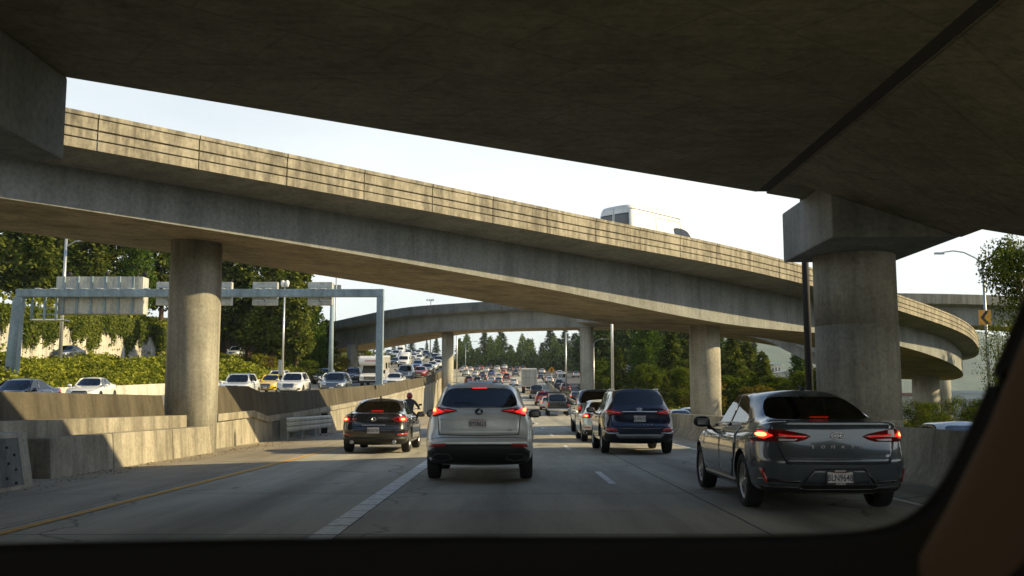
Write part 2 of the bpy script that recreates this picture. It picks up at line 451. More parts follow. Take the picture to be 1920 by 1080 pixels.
def rrect(cx, cz, w_, h, r=.01, n=3):
    pts = []
    for sx, sz, a0 in ((1, 1, 0), (-1, 1, 90), (-1, -1, 180), (1, -1, 270)):
        for k in range(n + 1):
            a = R(a0 + 90 * k / n); pts.append((cx + sx * (w_/2 - r) + r * math.cos(a), cz + sz * (h/2 - r) + r * math.sin(a)))
    return pts
def oval(cx, cz, a, b, n=20): return [(cx + a*math.cos(2*math.pi*k/n), cz + b*math.sin(2*math.pi*k/n)) for k in range(n)]
def ringpolys(cx, cz, a, b, t, n=24):
    o, i = oval(cx, cz, a, b, n), oval(cx, cz, a - t, b - t, n)
    return [[o[k], o[(k+1) % n], i[(k+1) % n], i[k]] for k in range(n)]
def text_mesh(s, size, mat_, depth=.002, bold=.0):
    cu = bpy.data.curves.new('txt', 'FONT'); cu.body = s; cu.size = size; cu.align_x = 'CENTER'; cu.align_y = 'CENTER'; cu.extrude = depth; cu.offset = bold; cu.resolution_u = 3
    o = bpy.data.objects.new('txt', cu); C.objects.link(o)
    me = eval_mesh(o, 'txt'); bpy.data.objects.remove(o); bpy.data.curves.remove(cu)
    me.materials.clear(); me.materials.append(mat_); return me
def text_rear(s, size, x, y, z, mat_, name, parent, tilt=0, sx=1.0, bold=0):
    "lettering read from behind the car"
    me = text_mesh(s, size, mat_, .003, bold); o = link(name, me, parent)
    o.location = (x, y, z); o.rotation_euler = (R(90) - tilt, 0, 0); o.scale = (sx, 1, 1); return o

# wheels (shared meshes)
def wheel_meshes(r, wd, spokes=5, dark=False):
    t = MB(); h = wd / 2
    t.lathe_x([(-h*.7, r*.66), (-h*.95, r*.72), (-h, r*.86), (-h*.86, r*.975), (-h*.5, r), (h*.5, r), (h*.86, r*.975), (h, r*.86), (h*.95, r*.72), (h*.7, r*.66)], 32)
    rm = MB()
    rm.lathe_x([(h*.78, r*.69), (h*.80, r*.64), (h*.45, r*.60), (-h*.6, r*.60)], 32)
    rm.lathe_x([(h*.30, .001), (h*.30, r*.60)], 32, mi=1)
    rm.lathe_x([(h*.72, .001), (h*.72, r*.12), (h*.5, r*.16)], 16)
    for k in range(spokes):
        a0 = 2 * math.pi * k / spokes
        for s in (-1, 1):
            a = a0 + s * .13; b = a0 + s * .25
            p = [(r*.10*math.cos(a), r*.10*math.sin(a)), (r*.62*math.cos(b), r*.62*math.sin(b))]
            d = Vector((p[1][0]-p[0][0], p[1][1]-p[0][1])).normalized(); nn = Vector((-d.y, d.x)) * r * .045
            poly = [(p[0][0]+nn.x, p[0][1]+nn.y), (p[1][0]+nn.x, p[1][1]+nn.y), (p[1][0]-nn.x, p[1][1]-nn.y), (p[0][0]-nn.x, p[0][1]-nn.y)]
            rm.prism(poly, h*.40, h*.70, 'x')
    return t.mesh('tyre', M['rubber']), rm.mesh('rim', [M['rim_dark' if dark else 'rim'], M['well']])
def put_wheels(root, W, axles, r, wd, tm, rm):
    for ay in axles:
        for s in (1, -1):
            wl = link('wheel', tm, root); wl.location = (s * (W/2 - wd/2 - .02), ay, r)
            rr = link('rim', rm, wl)
            if s < 0: wl.rotation_euler = (0, 0, math.pi)
def seat_mb(x, y, w_=.5, back=True):
    m = MB(); m.box(x-w_/2, x+w_/2, y-.25, y+.25, .45, .62)
    m.prism([(y-.28, .55), (y-.16, .55), (y-.30, 1.17), (y-.40, 1.17)], x-w_/2, x+w_/2, 'x')
    m.prism([(y-.34, 1.20), (y-.27, 1.20), (y-.30, 1.37), (y-.37, 1.37)], x-.13, x+.13, 'x'); return m

def sedan_rings(h, w, H, tr=1.08, lift=0.0, sport=0):
    k = H / 1.475
    Z = lambda *a: tuple(q * k + lift for q in a)
    return [
     dict(z=Z(.21, .2, .2), yR=-h+.32, yF=h-.5, w=.80*w, bR=.10, bF=.2),
     dict(z=Z(.26, .22, .2), yR=-h+.10, yF=h-.12, w=.93*w, bR=.12, bF=.22),
     dict(z=Z(.40, .38, .38), yR=-h+.01, yF=h-.01, w=.985*w, bR=.13, bF=.26, cR=.28),
     dict(z=Z(.62, .60, .58), yR=-h-.01, yF=h+.01, w=1.0*w, bR=.13, bF=.26, cR=.30, crease={0: .5, 1: .5, 2: .4}),
     dict(z=Z(.78, .74, .70), yR=-h+.06, yF=h-.03, w=1.0*w, bR=.13, bF=.28, cR=.30),
     dict(z=Z(.97, .88, .78), yR=-h+.07, yF=h-.14, w=.985*w, bR=.14, bF=.30, cR=.32, crease={4: .35, 5: .35, 6: .35, 7: .35}),
     dict(z=Z(tr, .965, .86), yR=-h+.08, yF=h-.45, w=.93*w, bR=.13, bF=.28, cR=.36, crease={0: .75, 1: .75, 2: .5}),
     dict(z=Z(tr+.01, 1.00, .985), yR=-h+.60, yF=1.02, w=.83*w, bR=.18, bF=.34, cR=.36, cF=.3, cx=.90, rise=.06, sy=[-1.22, -.62, -.10, .32, .70]),
     dict(z=Z(1.385, 1.405, 1.40), yR=-h+1.33, yF=.18, w=.65*w, bR=.10, bF=.14, cR=.16, cF=.12, cx=.88, x3=.97, x9=.97, sy=[-.72, -.42, -.14, .02, .12]),
     dict(z=Z(1.475, 1.46, 1.465), yR=-h+1.62, yF=-.10, w=.50*w, bR=.06, bF=.08, cR=.16, cF=.12),
    ]
def suv_rings(h, w, H, rake=.34, lift=.0):
    k = H / 1.66
    Z = lambda *a: tuple(q * k + lift for q in a)
    return [
     dict(z=Z(.26, .25, .26), yR=-h+.34, yF=h-.5, w=.80*w, bR=.08, bF=.2),
     dict(z=Z(.33, .28, .27), yR=-h+.14, yF=h-.14, w=.93*w, bR=.10, bF=.22),
     dict(z=Z(.46, .42, .42), yR=-h+.01, yF=h-.01, w=.985*w, bR=.11, bF=.24, cR=.26),
     dict(z=Z(.68, .64, .64), yR=-h, yF=h, w=1.0*w, bR=.11, bF=.24, cR=.28, crease={0: .6, 1: .6, 2: .4}),
     dict(z=Z(.80, .80, .80), yR=-h+.09, yF=h-.04, w=1.0*w, bR=.12, bF=.26, cR=.28),
     dict(z=Z(1.00, .95, .90), yR=-h+.10, yF=h-.12, w=.985*w, bR=.13, bF=.28, cR=.30, crease={4: .35, 5: .35, 6: .35, 7: .35}),
     dict(z=Z(1.15, 1.06, .98), yR=-h+.13, yF=h-.42, w=.94*w, bR=.14, bF=.28, cR=.32),
     dict(z=Z(1.24, 1.10, 1.08), yR=-h+.19, yF=1.05, w=.87*w, bR=.13, bF=.30, cR=.36, cF=.3, rise=.10, sy=[-1.42, -.80, -.22, .25, .68]),
     dict(z=Z(1.575, 1.575, 1.56), yR=-h+.19+rake, yF=.28, w=.71*w, bR=.08, bF=.14, cR=.26, cF=.14, x9=.97, sy=[-1.15, -.68, -.20, .06, .20]),
     dict(z=Z(1.66, 1.655, 1.64), yR=-h+.26+rake, yF=-.02, w=.60*w, bR=.05, bF=.08, cR=.24, cF=.14),
    ]
def pickup_rings(h, w, H):
    k = H / 1.93
    Z = lambda *a: tuple(q * k for q in a)
    return [
     dict(z=Z(.45, .40, .36), yR=-h+.25, yF=h-.4, w=.80*w, bR=.03, bF=.2),
     dict(z=Z(.50, .44, .38), yR=-h+.10, yF=h-.14, w=.93*w, bR=.03, bF=.2, cR=.1),
     dict(z=Z(.62, .60, .58), yR=-h+.03, yF=h-.01, w=.985*w, bR=.03, bF=.2, cR=.1),
     dict(z=Z(.80, .80, .80), yR=-h+.03, yF=h, w=1.0*w, bR=.02, bF=.18, cR=.09),
     dict(z=Z(1.0, .98, .98), yR=-h+.03, yF=h-.02, w=1.0*w, bR=.02, bF=.18, cR=.09),
     dict(z=Z(1.26, 1.18, 1.12), yR=-h+.03, yF=h-.08, w=.99*w, bR=.02, bF=.20, cR=.09),
     dict(z=Z(1.32, 1.28, 1.18), yR=-h+.05, yF=h-.35, w=.965*w, bR=.02, bF=.22, cR=.09, crease={k_: .8 for k_ in range(6)}),
     dict(z=Z(1.31, 1.31, 1.24), yR=-.92, yF=1.35, w=.88*w, bR=.03, bF=.25, cR=.16, cF=.25, sy=[-.70, -.30, .10, .55, .95]),
     dict(z=Z(1.83, 1.83, 1.81), yR=-.76, yF=.62, w=.74*w, bR=.03, bF=.12, cR=.14, cF=.12, sy=[-.56, -.25, .05, .30, .46]),
     dict(z=Z(1.93, 1.92, 1.91), yR=-.64, yF=.36, w=.64*w, bR=.03, bF=.08, cR=.14, cF=.12),
    ]
def van_rings(h, w, H, bonnet=.85):
    return [
     dict(z=(.35, .32, .3), yR=-h+.25, yF=h-.4, w=.80*w, bR=.03, bF=.2),
     dict(z=(.40, .36, .34), yR=-h+.06, yF=h-.1, w=.93*w, bR=.04, bF=.2, cR=.12),
     dict(z=(.55, .55, .55), yR=-h+.01, yF=h, w=.99*w, bR=.04, bF=.2, cR=.12),
     dict(z=(.75, .75, .75), yR=-h, yF=h, w=1.0*w, bR=.04, bF=.2, cR=.12),
     dict(z=(.95, .95, .95), yR=-h, yF=h-.03, w=1.0*w, bR=.04, bF=.22, cR=.12),
     dict(z=(1.15, 1.15, 1.12), yR=-h, yF=h-.15, w=1.0*w, bR=.04, bF=.25, cR=.12),
     dict(z=(1.30, 1.28, 1.22), yR=-h+.01, yF=h-.45, w=.985*w, bR=.04, bF=.25, cR=.12),
     dict(z=(1.42, 1.36, 1.32), yR=-h+.02, yF=h-bonnet, w=.97*w, bR=.04, bF=.30, cR=.14, cF=.3),
     dict(z=(1.95, 1.95, 1.95), yR=-h+.06, yF=h-bonnet-.62, w=.90*w, bR=.04, bF=.18, cR=.14, cF=.2),
     dict(z=(2.30*H/2.6, 2.3*H/2.6, 2.3*H/2.6), yR=-h+.08, yF=h-bonnet-1.05, w=.88*w, bR=.04, bF=.16, cR=.14, cF=.2),
     dict(z=(H-.03, H-.02, H-.03), yR=-h+.12, yF=h-bonnet-1.45, w=.80*w, bR=.05, bF=.12, cR=.18, cF=.25),
     dict(z=(H, H+.01, H), yR=-h+.3, yF=h-bonnet-1.75, w=.62*w, bR=.05, bF=.1, cR=.2, cF=.25),
    ]
VANWIN = {(8, 9): 3, (10, 11): 2, (11, 12): 2, (7, 8): 3}
VANREAR = {(0, 1): 1, (1, 2): 1, (8, 9): 3, (10, 11): 2, (11, 12): 2, (7, 8): 3}
WH = {}
def wheels_for(r, wd, sp=5, dark=False):
    k = (r, wd, sp, dark)
    if k not in WH: WH[k] = wheel_meshes(*k)
    return WH[k]
SK = {}
def skin_parts(key, rings, W, axles, wr, win=WIN, glassm='glass', level=3):
    me = shell(rings, 7, axles, wr, W, level=level, win=win)
    body, rg, ws, sr, sl = split_mesh(me, [{0, 5}, {1}, {2}, {3}, {4}])
    for m, k in ((rg, glassm), (ws, 'glass_clear'), (sr, glassm), (sl, glassm)):
        m.materials.clear(); m.materials.append(M[k]); m.polygons.foreach_set('material_index', [0] * len(m.polygons))
    SK[key] = dict(sk=Skin(me), body=body, rear=rg, front=ws, right=sr, left=sl, W=W, axles=axles, wr=wr)
    return SK[key]
def assemble(key, name, col, front=True, rear=True, wd=.22, spokes=5, dark=False, seats=True, doors=None, spec=None):
    "Empty at the ground under the car's centre, with its parts; nose towards +Y"
    K = SK[key]; sk = K['sk']; W = K['W']; sp = spec or {}
    t = empty(name)
    b = link('body', K['body'], t)
    b.material_slots[0].link = 'OBJECT'; b.material_slots[0].material = PAINT[col]
    for part, k in (('rear_window', 'rear'), ('windscreen', 'front'), ('side_window', 'right'), ('side_window', 'left')):
        if len(K[k].polygons): link(part, K[k], t)
    tm, rm = wheels_for(K['wr'], wd, spokes, dark); put_wheels(t, W, K['axles'], K['wr'], wd, tm, rm)
    def part(nm, polys, view, mat_, off=.006, both=False, parent=None, skirt=.02, seg=.07):
        for s in ((False, True) if both else (False,)):
            pp = [mirror(p) if s else p for p in polys]
            mb = fitted(sk, pp, view, off, seg, None, 0, skirt)
            if mb.f:
                o = mb.build(nm, mat_, parent or t); yield o
    for e in sp.get('parts', []):
        nm, polys, view, mt, both = e[:5]; off = e[5] if len(e) > 5 else .006; kids = e[6] if len(e) > 6 else []
        mt = PAINT[col] if mt == 'paint' else M[mt]
        os_ = list(part(nm, polys, view, mt, off, both))
        for (kn, kp, km, ko) in kids:
            for i, o in enumerate(os_):
                kk = [mirror(p) if i else p for p in kp]
                mb = fitted(sk, kk, view, ko, .07, None, 0, .01)
                if mb.f: mb.build(kn, M[km], o)
    for ps in sp.get('pillar', []):
        for side in ('left', 'right'):
            fitted(sk, ps, side, .004, .08).build('window_pillar', M['black_gloss'], t)
    for side, poly, hy, hz in (doors or []):
        mb = fitted(sk, [poly], side, .007, .10, None, 0, .012); d = mb.build('door', PAINT[col], t)
        h = MB(); sgn = 1 if side == 'right' else -1
        loc, no, _, _ = sk.hit(side, hy, hz)
        if loc:
            h.box(loc.x - .01, loc.x + .035, hy - .11, hy + .11, hz - .017, hz + .017, 0) if sgn > 0 else h.box(loc.x - .035, loc.x + .01, hy - .11, hy + .11, hz - .017, hz + .017, 0)
            h.build('handle', PAINT[col] if not sp.get('chrome_handle') else M['chrome'], d, .008)
    mx, my, mz = sp.get('mirror', (W/2 + .07, .72, 1.03))
    for s in (1, -1):
        m = MB(); m.lathe_x([(-.125, .008), (-.115, .045), (-.08, .070), (-.02, .080), (.05, .078), (.095, .058), (.115, .03), (.12, .006)], 16, s*mx, my, mz)
        m.tube([(s*mx - s*.09, my, mz - .05), (s*(W/2 - .06), my + .06, mz - .10)], [.03, .035], 8)
        o = m.build('wing_mirror', [M['black'] if sp.get('dark_mirror') else PAINT[col]], t)
        g = MB(); g.box(s*mx - .08, s*mx + .08, my - .086, my - .078, mz - .045, mz + .045); g.build('mirror_glass', M['chrome'] if not sp.get('dark_mirror') else M['black_gloss'], o)
    if seats:
        fl = MB(); y0, y1 = sp.get('cabin', (-1.1, .95))
        ww = W/2 - .12; fl.box(-ww, ww, y0, y1, .38, .45); fl.box(-ww, -ww+.04, y0, y1, .45, .85); fl.box(ww-.04, ww, y0, y1, .45, .85)
        fl.prism([(y1-.02, .45), (y1, .95), (y1-.35, 1.0), (y1-.45, .8), (y1-.4, .45)], -ww, ww, 'x')
        if 'shelf' in sp: fl.box(-ww+.05, ww-.05, sp['shelf'][0], sp['shelf'][1], sp['shelf'][2]-.02, sp['shelf'][2])
        fl.build('cabin_floor', M['cabin'], t)
        for s in (1, -1): seat_mb(s*.37, .02).build('front_seat', M['cabin'], t, .03)
        rs = MB(); ry = sp.get('rear_seat', -.80)
        rs.box(-.62, .62, ry-.2, ry+.3, .45, .6); rs.prism([(ry-.25, .5), (ry-.12, .5), (ry-.28, 1.10), (ry-.40, 1.10)], -.62, .62, 'x')
        for x in (-.38, 0, .38): rs.prism([(ry-.36, 1.11), (ry-.28, 1.11), (ry-.31, 1.24), (ry-.38, 1.24)], x-.11, x+.11, 'x')
        rs.build('rear_seat', M['cabin'], t, .02)
    return t
def plate(t, sk, x, z, s, name='number_plate', frame=None, size=.085, bits=None):
    "number plate fixed at the rear, lettering as a sub-part"
    loc, no, _, _ = sk.hit('rear', x, z); y = loc.y - .012
    p = MB(); p.box(x-.1525, x+.1525, y-.003, y+.006, z-.0765, z+.0765); po = p.build(name, M['plate'], t)
    def put(txt, sz, dz, mat_, nm, sx=1.0):
        o = link(nm, text_mesh(txt, sz, mat_, .001, .0014 if sz > .06 else .0004), po); o.location = (x, y-.0046, z+dz); o.rotation_euler = (R(90), 0, 0); o.scale = (sx, 1, 1)
    if s: put(s, .105, -.008, M['ink'], 'plate_number', .74)
    if bits: put(bits, .028, .058, M['ink_red'], 'state_name')
    if frame:
        f = MB()
        for a in ((-.165, .165, .063, .088), (-.165, .165, -.088, -.060), (-.165, -.148, -.06, .063), (.148, .165, -.06, .063)): f.box(x+a[0], x+a[1], y-.010, y+.004, z+a[2], z+a[3])
        fo = f.build('plate_frame', M['black'], po)
        for txt, dz in ((frame[0], .075), (frame[1], -.074)):
            o = link('frame_text', text_mesh(txt, .026, M['white'], .001, .0003), fo); o.location = (x, y-.0118, z+dz); o.rotation_euler = (R(90), 0, 0)
    return po
def far_join(t, name):
    "the same car as one small mesh (for the ones too small to show parts)"
    mats, V, Fc, MI, S = [], [], [], [], []
    def rec(o, mtx):
        m = mtx @ o.matrix_basis
        if o.type == 'MESH':
            b = len(V); V.extend([tuple(m @ v.co) for v in o.data.vertices])
            ids = []
            for sl in o.material_slots:
                k = sl.material
                if k not in mats: mats.append(k)
                ids.append(mats.index(k))
            for p in o.data.polygons: Fc.append([b + i for i in p.vertices]); MI.append(ids[p.material_index] if ids else 0); S.append(p.use_smooth)
        for c in o.children: rec(c, m)
    rec(t, Matrix.Identity(4))
    me = bpy.data.meshes.new(name); me.from_pydata(V, [], Fc)
    for m in mats: me.materials.append(m)
    me.polygons.foreach_set('material_index', MI); me.polygons.foreach_set('use_smooth', S)
    return me, mats
def drop_tree(t):
    for c in list(t.children): drop_tree(c)
    bpy.data.objects.remove(t)
# ------------------------------------------------------------------ vehicle models
def front_sedan(w):
    return [
     ('headlight', [[(.40, .66), (.86, .70), (.90, .80), (.62, .765), (.42, .72)]], 'front', 'head', True),
     ('grille', [[(-.36, .72), (-.42, .60), (-.30, .36), (.30, .36), (.42, .60), (.36, .72)]], 'front', 'black_gloss', False, .006,
        [('grille_bar', [p for z in (.64, .57, .50, .43) for p in strips([(-.33, z), (.33, z)], .018)], 'chrome', .012)]),
     ('fog_light', [[(.52, .34), (.80, .38), (.78, .50), (.62, .46)]], 'front', 'black', True),
     ('front_plate', [rrect(0, .42, .30, .15)], 'front', 'plate', False, .02),
     ('lower_intake', [[(-.5, .22), (.5, .22), (.62, .31), (-.62, .31)]], 'front', 'black', False)]
def front_suv(w):
    return [
     ('headlight', [[(.42, .78), (.88, .82), (.90, .93), (.66, .90), (.44, .87)]], 'front', 'head', True),
     ('grille', [[(-.38, .90), (-.40, .78), (-.33, .62), (.33, .62), (.40, .78), (.38, .90)]], 'front', 'black_gloss', False, .006,
        [('grille_bar', [p for z in (.845, .78, .71) for p in strips([(-.35, z), (.35, z)], .022)], 'chrome', .012)]),
     ('fog_light', [[(.56, .45), (.82, .48), (.80, .60), (.66, .58)]], 'front', 'black', True),
     ('front_plate', [rrect(0, .53, .30, .15)], 'front', 'plate', False, .02),
     ('lower_intake', [[(-.55, .32), (.55, .32), (.66, .44), (-.66, .44)]], 'front', 'black', False)]
def doorset(y_r0, y_mid, y_f, z0, z1, side_list=('left', 'right'), rear_arch=None):
    out = []
    for s in side_list:
        out.append((s, [(y_mid + .01, z0), (y_f - .08, z0), (y_f, z0 + .12), (y_f - .01, z1 - .03), (y_mid + .01, z1)], y_mid + .22, z1 - .13))
        ra = rear_arch or y_r0 + .30
        out.append((s, [(ra, z0), (y_mid - .01, z0), (y_mid - .01, z1), (y_r0, z1 + .01), (y_r0, z0 + .38)], y_r0 + .22, z1 - .11))
    return out
hS = 2.43
SEDAN_A = skin_parts('sedan_a', sedan_rings(hS, .932, 1.475), 1.865, (-1.38, 1.45), .335)
SONATA_PARTS = [
  ('trunk_lid', [[(-.70, 1.045), (-.74, .98), (-.60, .60), (.60, .60), (.74, .98), (.70, 1.045)]], 'rear', 'paint', False, .003),
  ('trunk_gap', [p for s in (1, -1) for p in strips([(s*.745, .985), (s*.605, .592), (0, .592)], .013)], 'rear', 'seam', False, .002),
  ('trunk_crease', strips([(-.60, .655), (.60, .655)], .02), 'rear', 'paint', False, .010),
  ('taillight', [[(.30, .905), (.36, .935), (.62, .985), (.865, .995), (.895, .93), (.885, .84), (.46, .845), (.38, .865)]], 'rear', 'tail', True, .010,
     [('brake_lamp', [[(.715, .915), (.80, .965), (.895, .975), (.905, .90), (.80, .875)]], 'tail_on', .016), ('brake_glow', [oval(.815, .925, .045, .026, 10)], 'tail_core', .020),
      ('lamp_bar', [[(.36, .905), (.66, .935), (.66, .915), (.38, .89)]], 'tail_dim', .015), ('reverse_lamp', [[(.46, .872), (.66, .878), (.66, .852), (.50, .852)]], 'head', .015)]),
  ('licence_recess', [[(-.42, .365), (-.28, .53), (.28, .53), (.42, .365)]], 'rear', 'paint', False, .004),
  ('recess_edge', strips([(-.43, .36), (-.285, .535), (.285, .535), (.43, .36)], .014), 'rear', 'black_gloss', False, .009),
  ('bumper_strip', strips([(.45, .385), (.86, .40)], .03), 'rear', 'black_gloss', True, .008),
  ('reflector', [[(.78, .37), (.81, .37), (.86, .53), (.83, .53)]], 'rear', 'reflector', True, .012),
  ('rear_diffuser', [[(-.80, .26), (.80, .26), (.86, .345), (.50, .345), (.40, .365), (-.40, .365), (-.50, .345), (-.86, .345)]], 'rear', 'black', False, .010),
  ('diffuser_trim', strips([(-.80, .325), (-.48, .32), (-.40, .30), (.40, .30), (.48, .32), (.80, .325)], .012), 'rear', 'rim_dark', False, .014),
  ('sill_trim', [[(-1.0, .285), (1.0, .285), (1.0, .335), (-1.0, .32)]], 'left', 'rim_dark', False, .012),
  ('window_trim', strips([(-1.42, 1.085), (-1.10, 1.045), (.95, 1.015)], .022), 'left', 'chrome', False, .006),
  ('roof_antenna', [[(-.03, -1.02), (.03, -1.02), (.012, -.86), (-.012, -.86)]], 'top', 'black', False, .06),
]
def make_sonata():
    t = assemble('sedan_a', 'sedan', 'gunmetal', doors=doorset(-1.10, -.12, .98, .34, .975), spec=dict(pillar=[strips([(-.12, 1.0), (-.27, 1.385)], .09)], parts=SONATA_PARTS + front_sedan(.93), dark_mirror=True, shelf=(-1.75, -1.1, .98), chrome_handle=True, rear_seat=-.78))
    t['label'] = ''; sk = SK['sedan_a']['sk']
    plate(t, sk, 0, .437, 'BLN9648', frame=('KIRKLAND', 'HYUNDAI'), bits='WASHINGTON')
    y = sk.hit('rear', 0, .785)[0].y - .004
    for i, ch in enumerate('SONATA'):
        x = -.29 + i * .116; yy = sk.hit('rear', x, .785)[0].y - .006
        text_rear(ch, .052, x, yy, .785, M['chrome'], 'trunk_letter', t, 0, 1.2, .001)
    e = fitted(sk, ringpolys(0, .912, .085, .046, .012), 'rear', .010)
    eo = e.build('emblem', M['chrome'], t)
    h = fitted(sk, strips([(-.038, .885), (-.022, .940)], .012) + strips([(.022, .885), (.040, .940)], .012) + strips([(-.032, .907), (.034, .918)], .011), 'rear', .011); h.build('emblem_mark', M['chrome'], eo)
    b = MB(); b.box(-.115, .115, -1.795, -1.78, 1.095, 1.115); o = b.build('high_brake_light', M['tail_on'], t)
    # lamp strip stands inside the rear glass, at its foot
    loc = sk.hit('rear', 0, 1.15)[0]; o.location = (0, loc.y + 1.795 - .02, .02)
    return t

hN = 2.315
skin_parts('suv_a', suv_rings(hN, .925, 1.645, .34), 1.845, (-1.31, 1.35), .365, glassm='glass')
NX_PARTS = [
  ('tailgate_gap', [p for s in (1, -1) for p in strips([(s*.70, 1.20), (s*.66, .78), (0, .765)], .012)] + strips([(-.84, 1.195), (-.40, 1.225), (.40, 1.225), (.84, 1.195)], .008), 'rear', 'seam', False, .003),
  ('tailgate', [[(-.685, 1.17), (-.65, .79), (0, .775), (.65, .79), (.685, 1.17)]], 'rear', 'paint', False, .004),
  ('tailgate_crease', strips([(-.66, 1.03), (-.30, 1.045), (.30, 1.045), (.66, 1.03)], .014), 'rear', 'paint', False, .012),
  ('taillight', [[(.36, 1.165), (.38, 1.185), (.70, 1.235), (.84, 1.245), (.88, 1.12), (.865, 1.02), (.76, 1.075), (.55, 1.12)]], 'rear', 'tail', True, .014,
     [('brake_lamp', [[(.58, 1.150), (.70, 1.205), (.825, 1.215), (.85, 1.11), (.75, 1.10)]], 'tail_on', .020), ('lamp_tip', [[(.39, 1.165), (.58, 1.195), (.58, 1.150)]], 'tail_dim', .020),
      ('brake_glow', [oval(.755, 1.178, .045, .030, 10)], 'tail_core', .024)]),
  ('bumper_gap', strips([(-.86, .70), (-.60, .735), (.60, .735), (.86, .70)], .008), 'rear', 'seam', False, .002),
  ('reflector', [[(.54, .60), (.80, .575), (.795, .625), (.54, .64)]], 'rear', 'reflector', True, .014),
  ('lower_bumper', [[(-.80, .30), (.80, .30), (.90, .42), (.86, .50), (.70, .60), (.52, .63), (-.52, .63), (-.70, .60), (-.86, .50), (-.90, .42)]], 'rear', 'black', False, .010),
  ('exhaust_trim', [p for p in strips([(.44, .40), (.60, .36), (.78, .40), (.70, .47), (.50, .47), (.44, .40)], .014)], 'rear', 'rim_dark', True, .018),
  ('rear_spoiler', [[(-.62, 1.60), (.62, 1.60), (.60, 1.635), (-.60, 1.635)]], 'rear', 'paint', False, .05),
]
def make_nx():
    t = assemble('suv_a', 'suv', 'silver', spokes=5, doors=doorset(-1.05, -.25, .98, .42, 1.05), spec=dict(pillar=[strips([(-.25, 1.08), (-.38, 1.54)], .10), strips([(-.86, 1.09), (-.94, 1.54)], .06)], parts=NX_PARTS + front_suv(.92), dark_mirror=True, mirror=(1.0, .80, 1.10), cabin=(-1.9, .95), rear_seat=-.85))
    sk = SK['suv_a']['sk']
    plate(t, sk, -.02, .965, 'BYS8623', bits='WASHINGTON')
    e = fitted(sk, ringpolys(0, 1.155, .068, .052, .012), 'rear', .012); eo = e.build('emblem', M['rim_dark'], t)
    fitted(sk, strips([(.030, 1.19), (-.022, 1.135), (.048, 1.135)], .014), 'rear', .013).build('emblem_mark', M['chrome'], eo)
    fitted(sk, [oval(0, 1.155, .056, .04)], 'rear', .006).build('emblem_disc', M['black_gloss'], eo)
    x, z = .46, .855; loc = sk.hit('rear', x, z)[0]
    text_rear('NX 200t', .045, x, loc.y - .006, z, M['chrome'], 'model_badge', t, 0, 1.2)
    b = MB(); loc = sk.hit('rear', 0, 1.555)[0]
    for k in range(9): b.box(-.125 + k*.028, -.105 + k*.028, loc.y - .010, loc.y + .01, 1.548, 1.562)
    b.build('high_brake_light', M['tail_on'], t)
    for s in (1, -1):
        r = MB(); r.tube([(s*x, y, sk.hit('top', s*x, y)[0].z + dz) for x, y, dz in ((.56, -1.50, 0), (.57, -1.36, .04), (.59, -.6, .045), (.58, -.02, .04), (.57, .10, 0))], .017, 8); r.build('roof_rail', M['alum'], t)
    f = MB(); f.prism([(-1.72, 1.62), (-1.52, 1.65), (-1.66, 1.71)], -.018, .018, 'x'); f.build('roof_antenna', PAINT['silver'], t)
    w = MB(); w.tube([(-.02, -2.12, 1.275), (-.22, -2.13, 1.30), (-.42, -2.12, 1.305)], .010, 6); w.build('rear_wiper', M['black'], t)
    return t

hF = 2.385
skin_parts('suv_b', suv_rings(hF, .945, 1.68, .30), 1.89, (-1.36, 1.40), .37, glassm='glass_dark')
SF_PARTS = [
  ('tailgate_gap', [p for s in (1, -1) for p in strips([(s*.74, 1.18), (s*.70, .72), (0, .705)], .014)], 'rear', 'seam', False, .003),
  ('taillight', [[(.42, 1.06), (.46, 1.10), (.85, 1.165), (.89, 1.05), (.72, .99), (.46, 1.015)]], 'rear', 'tail', True, .012,
     [('lamp_bar', [[(.50, 1.065), (.84, 1.12), (.84, 1.09), (.50, 1.045)]], 'tail_dim', .017)]),
  ('chrome_bar', strips([(-.44, 1.085), (.44, 1.085)], .03), 'rear', 'chrome', False, .014),
  ('reflector', [[(.56, .57), (.86, .60), (.84, .69), (.60, .66)]], 'rear', 'reflector', True, .014),
  ('reflector_trim', strips([(.54, .545), (.80, .545), (.90, .63)], .022), 'rear', 'chrome', True, .016),
  ('lower_bumper', [[(-.82, .32), (.82, .32), (.90, .45), (.86, .54), (-.86, .54), (-.90, .45)]], 'rear', 'black', False, .010),
  ('skid_plate', [[(-.52, .42), (.52, .42), (.62, .515), (-.62, .515)]], 'rear', 'rim', False, .016),
]
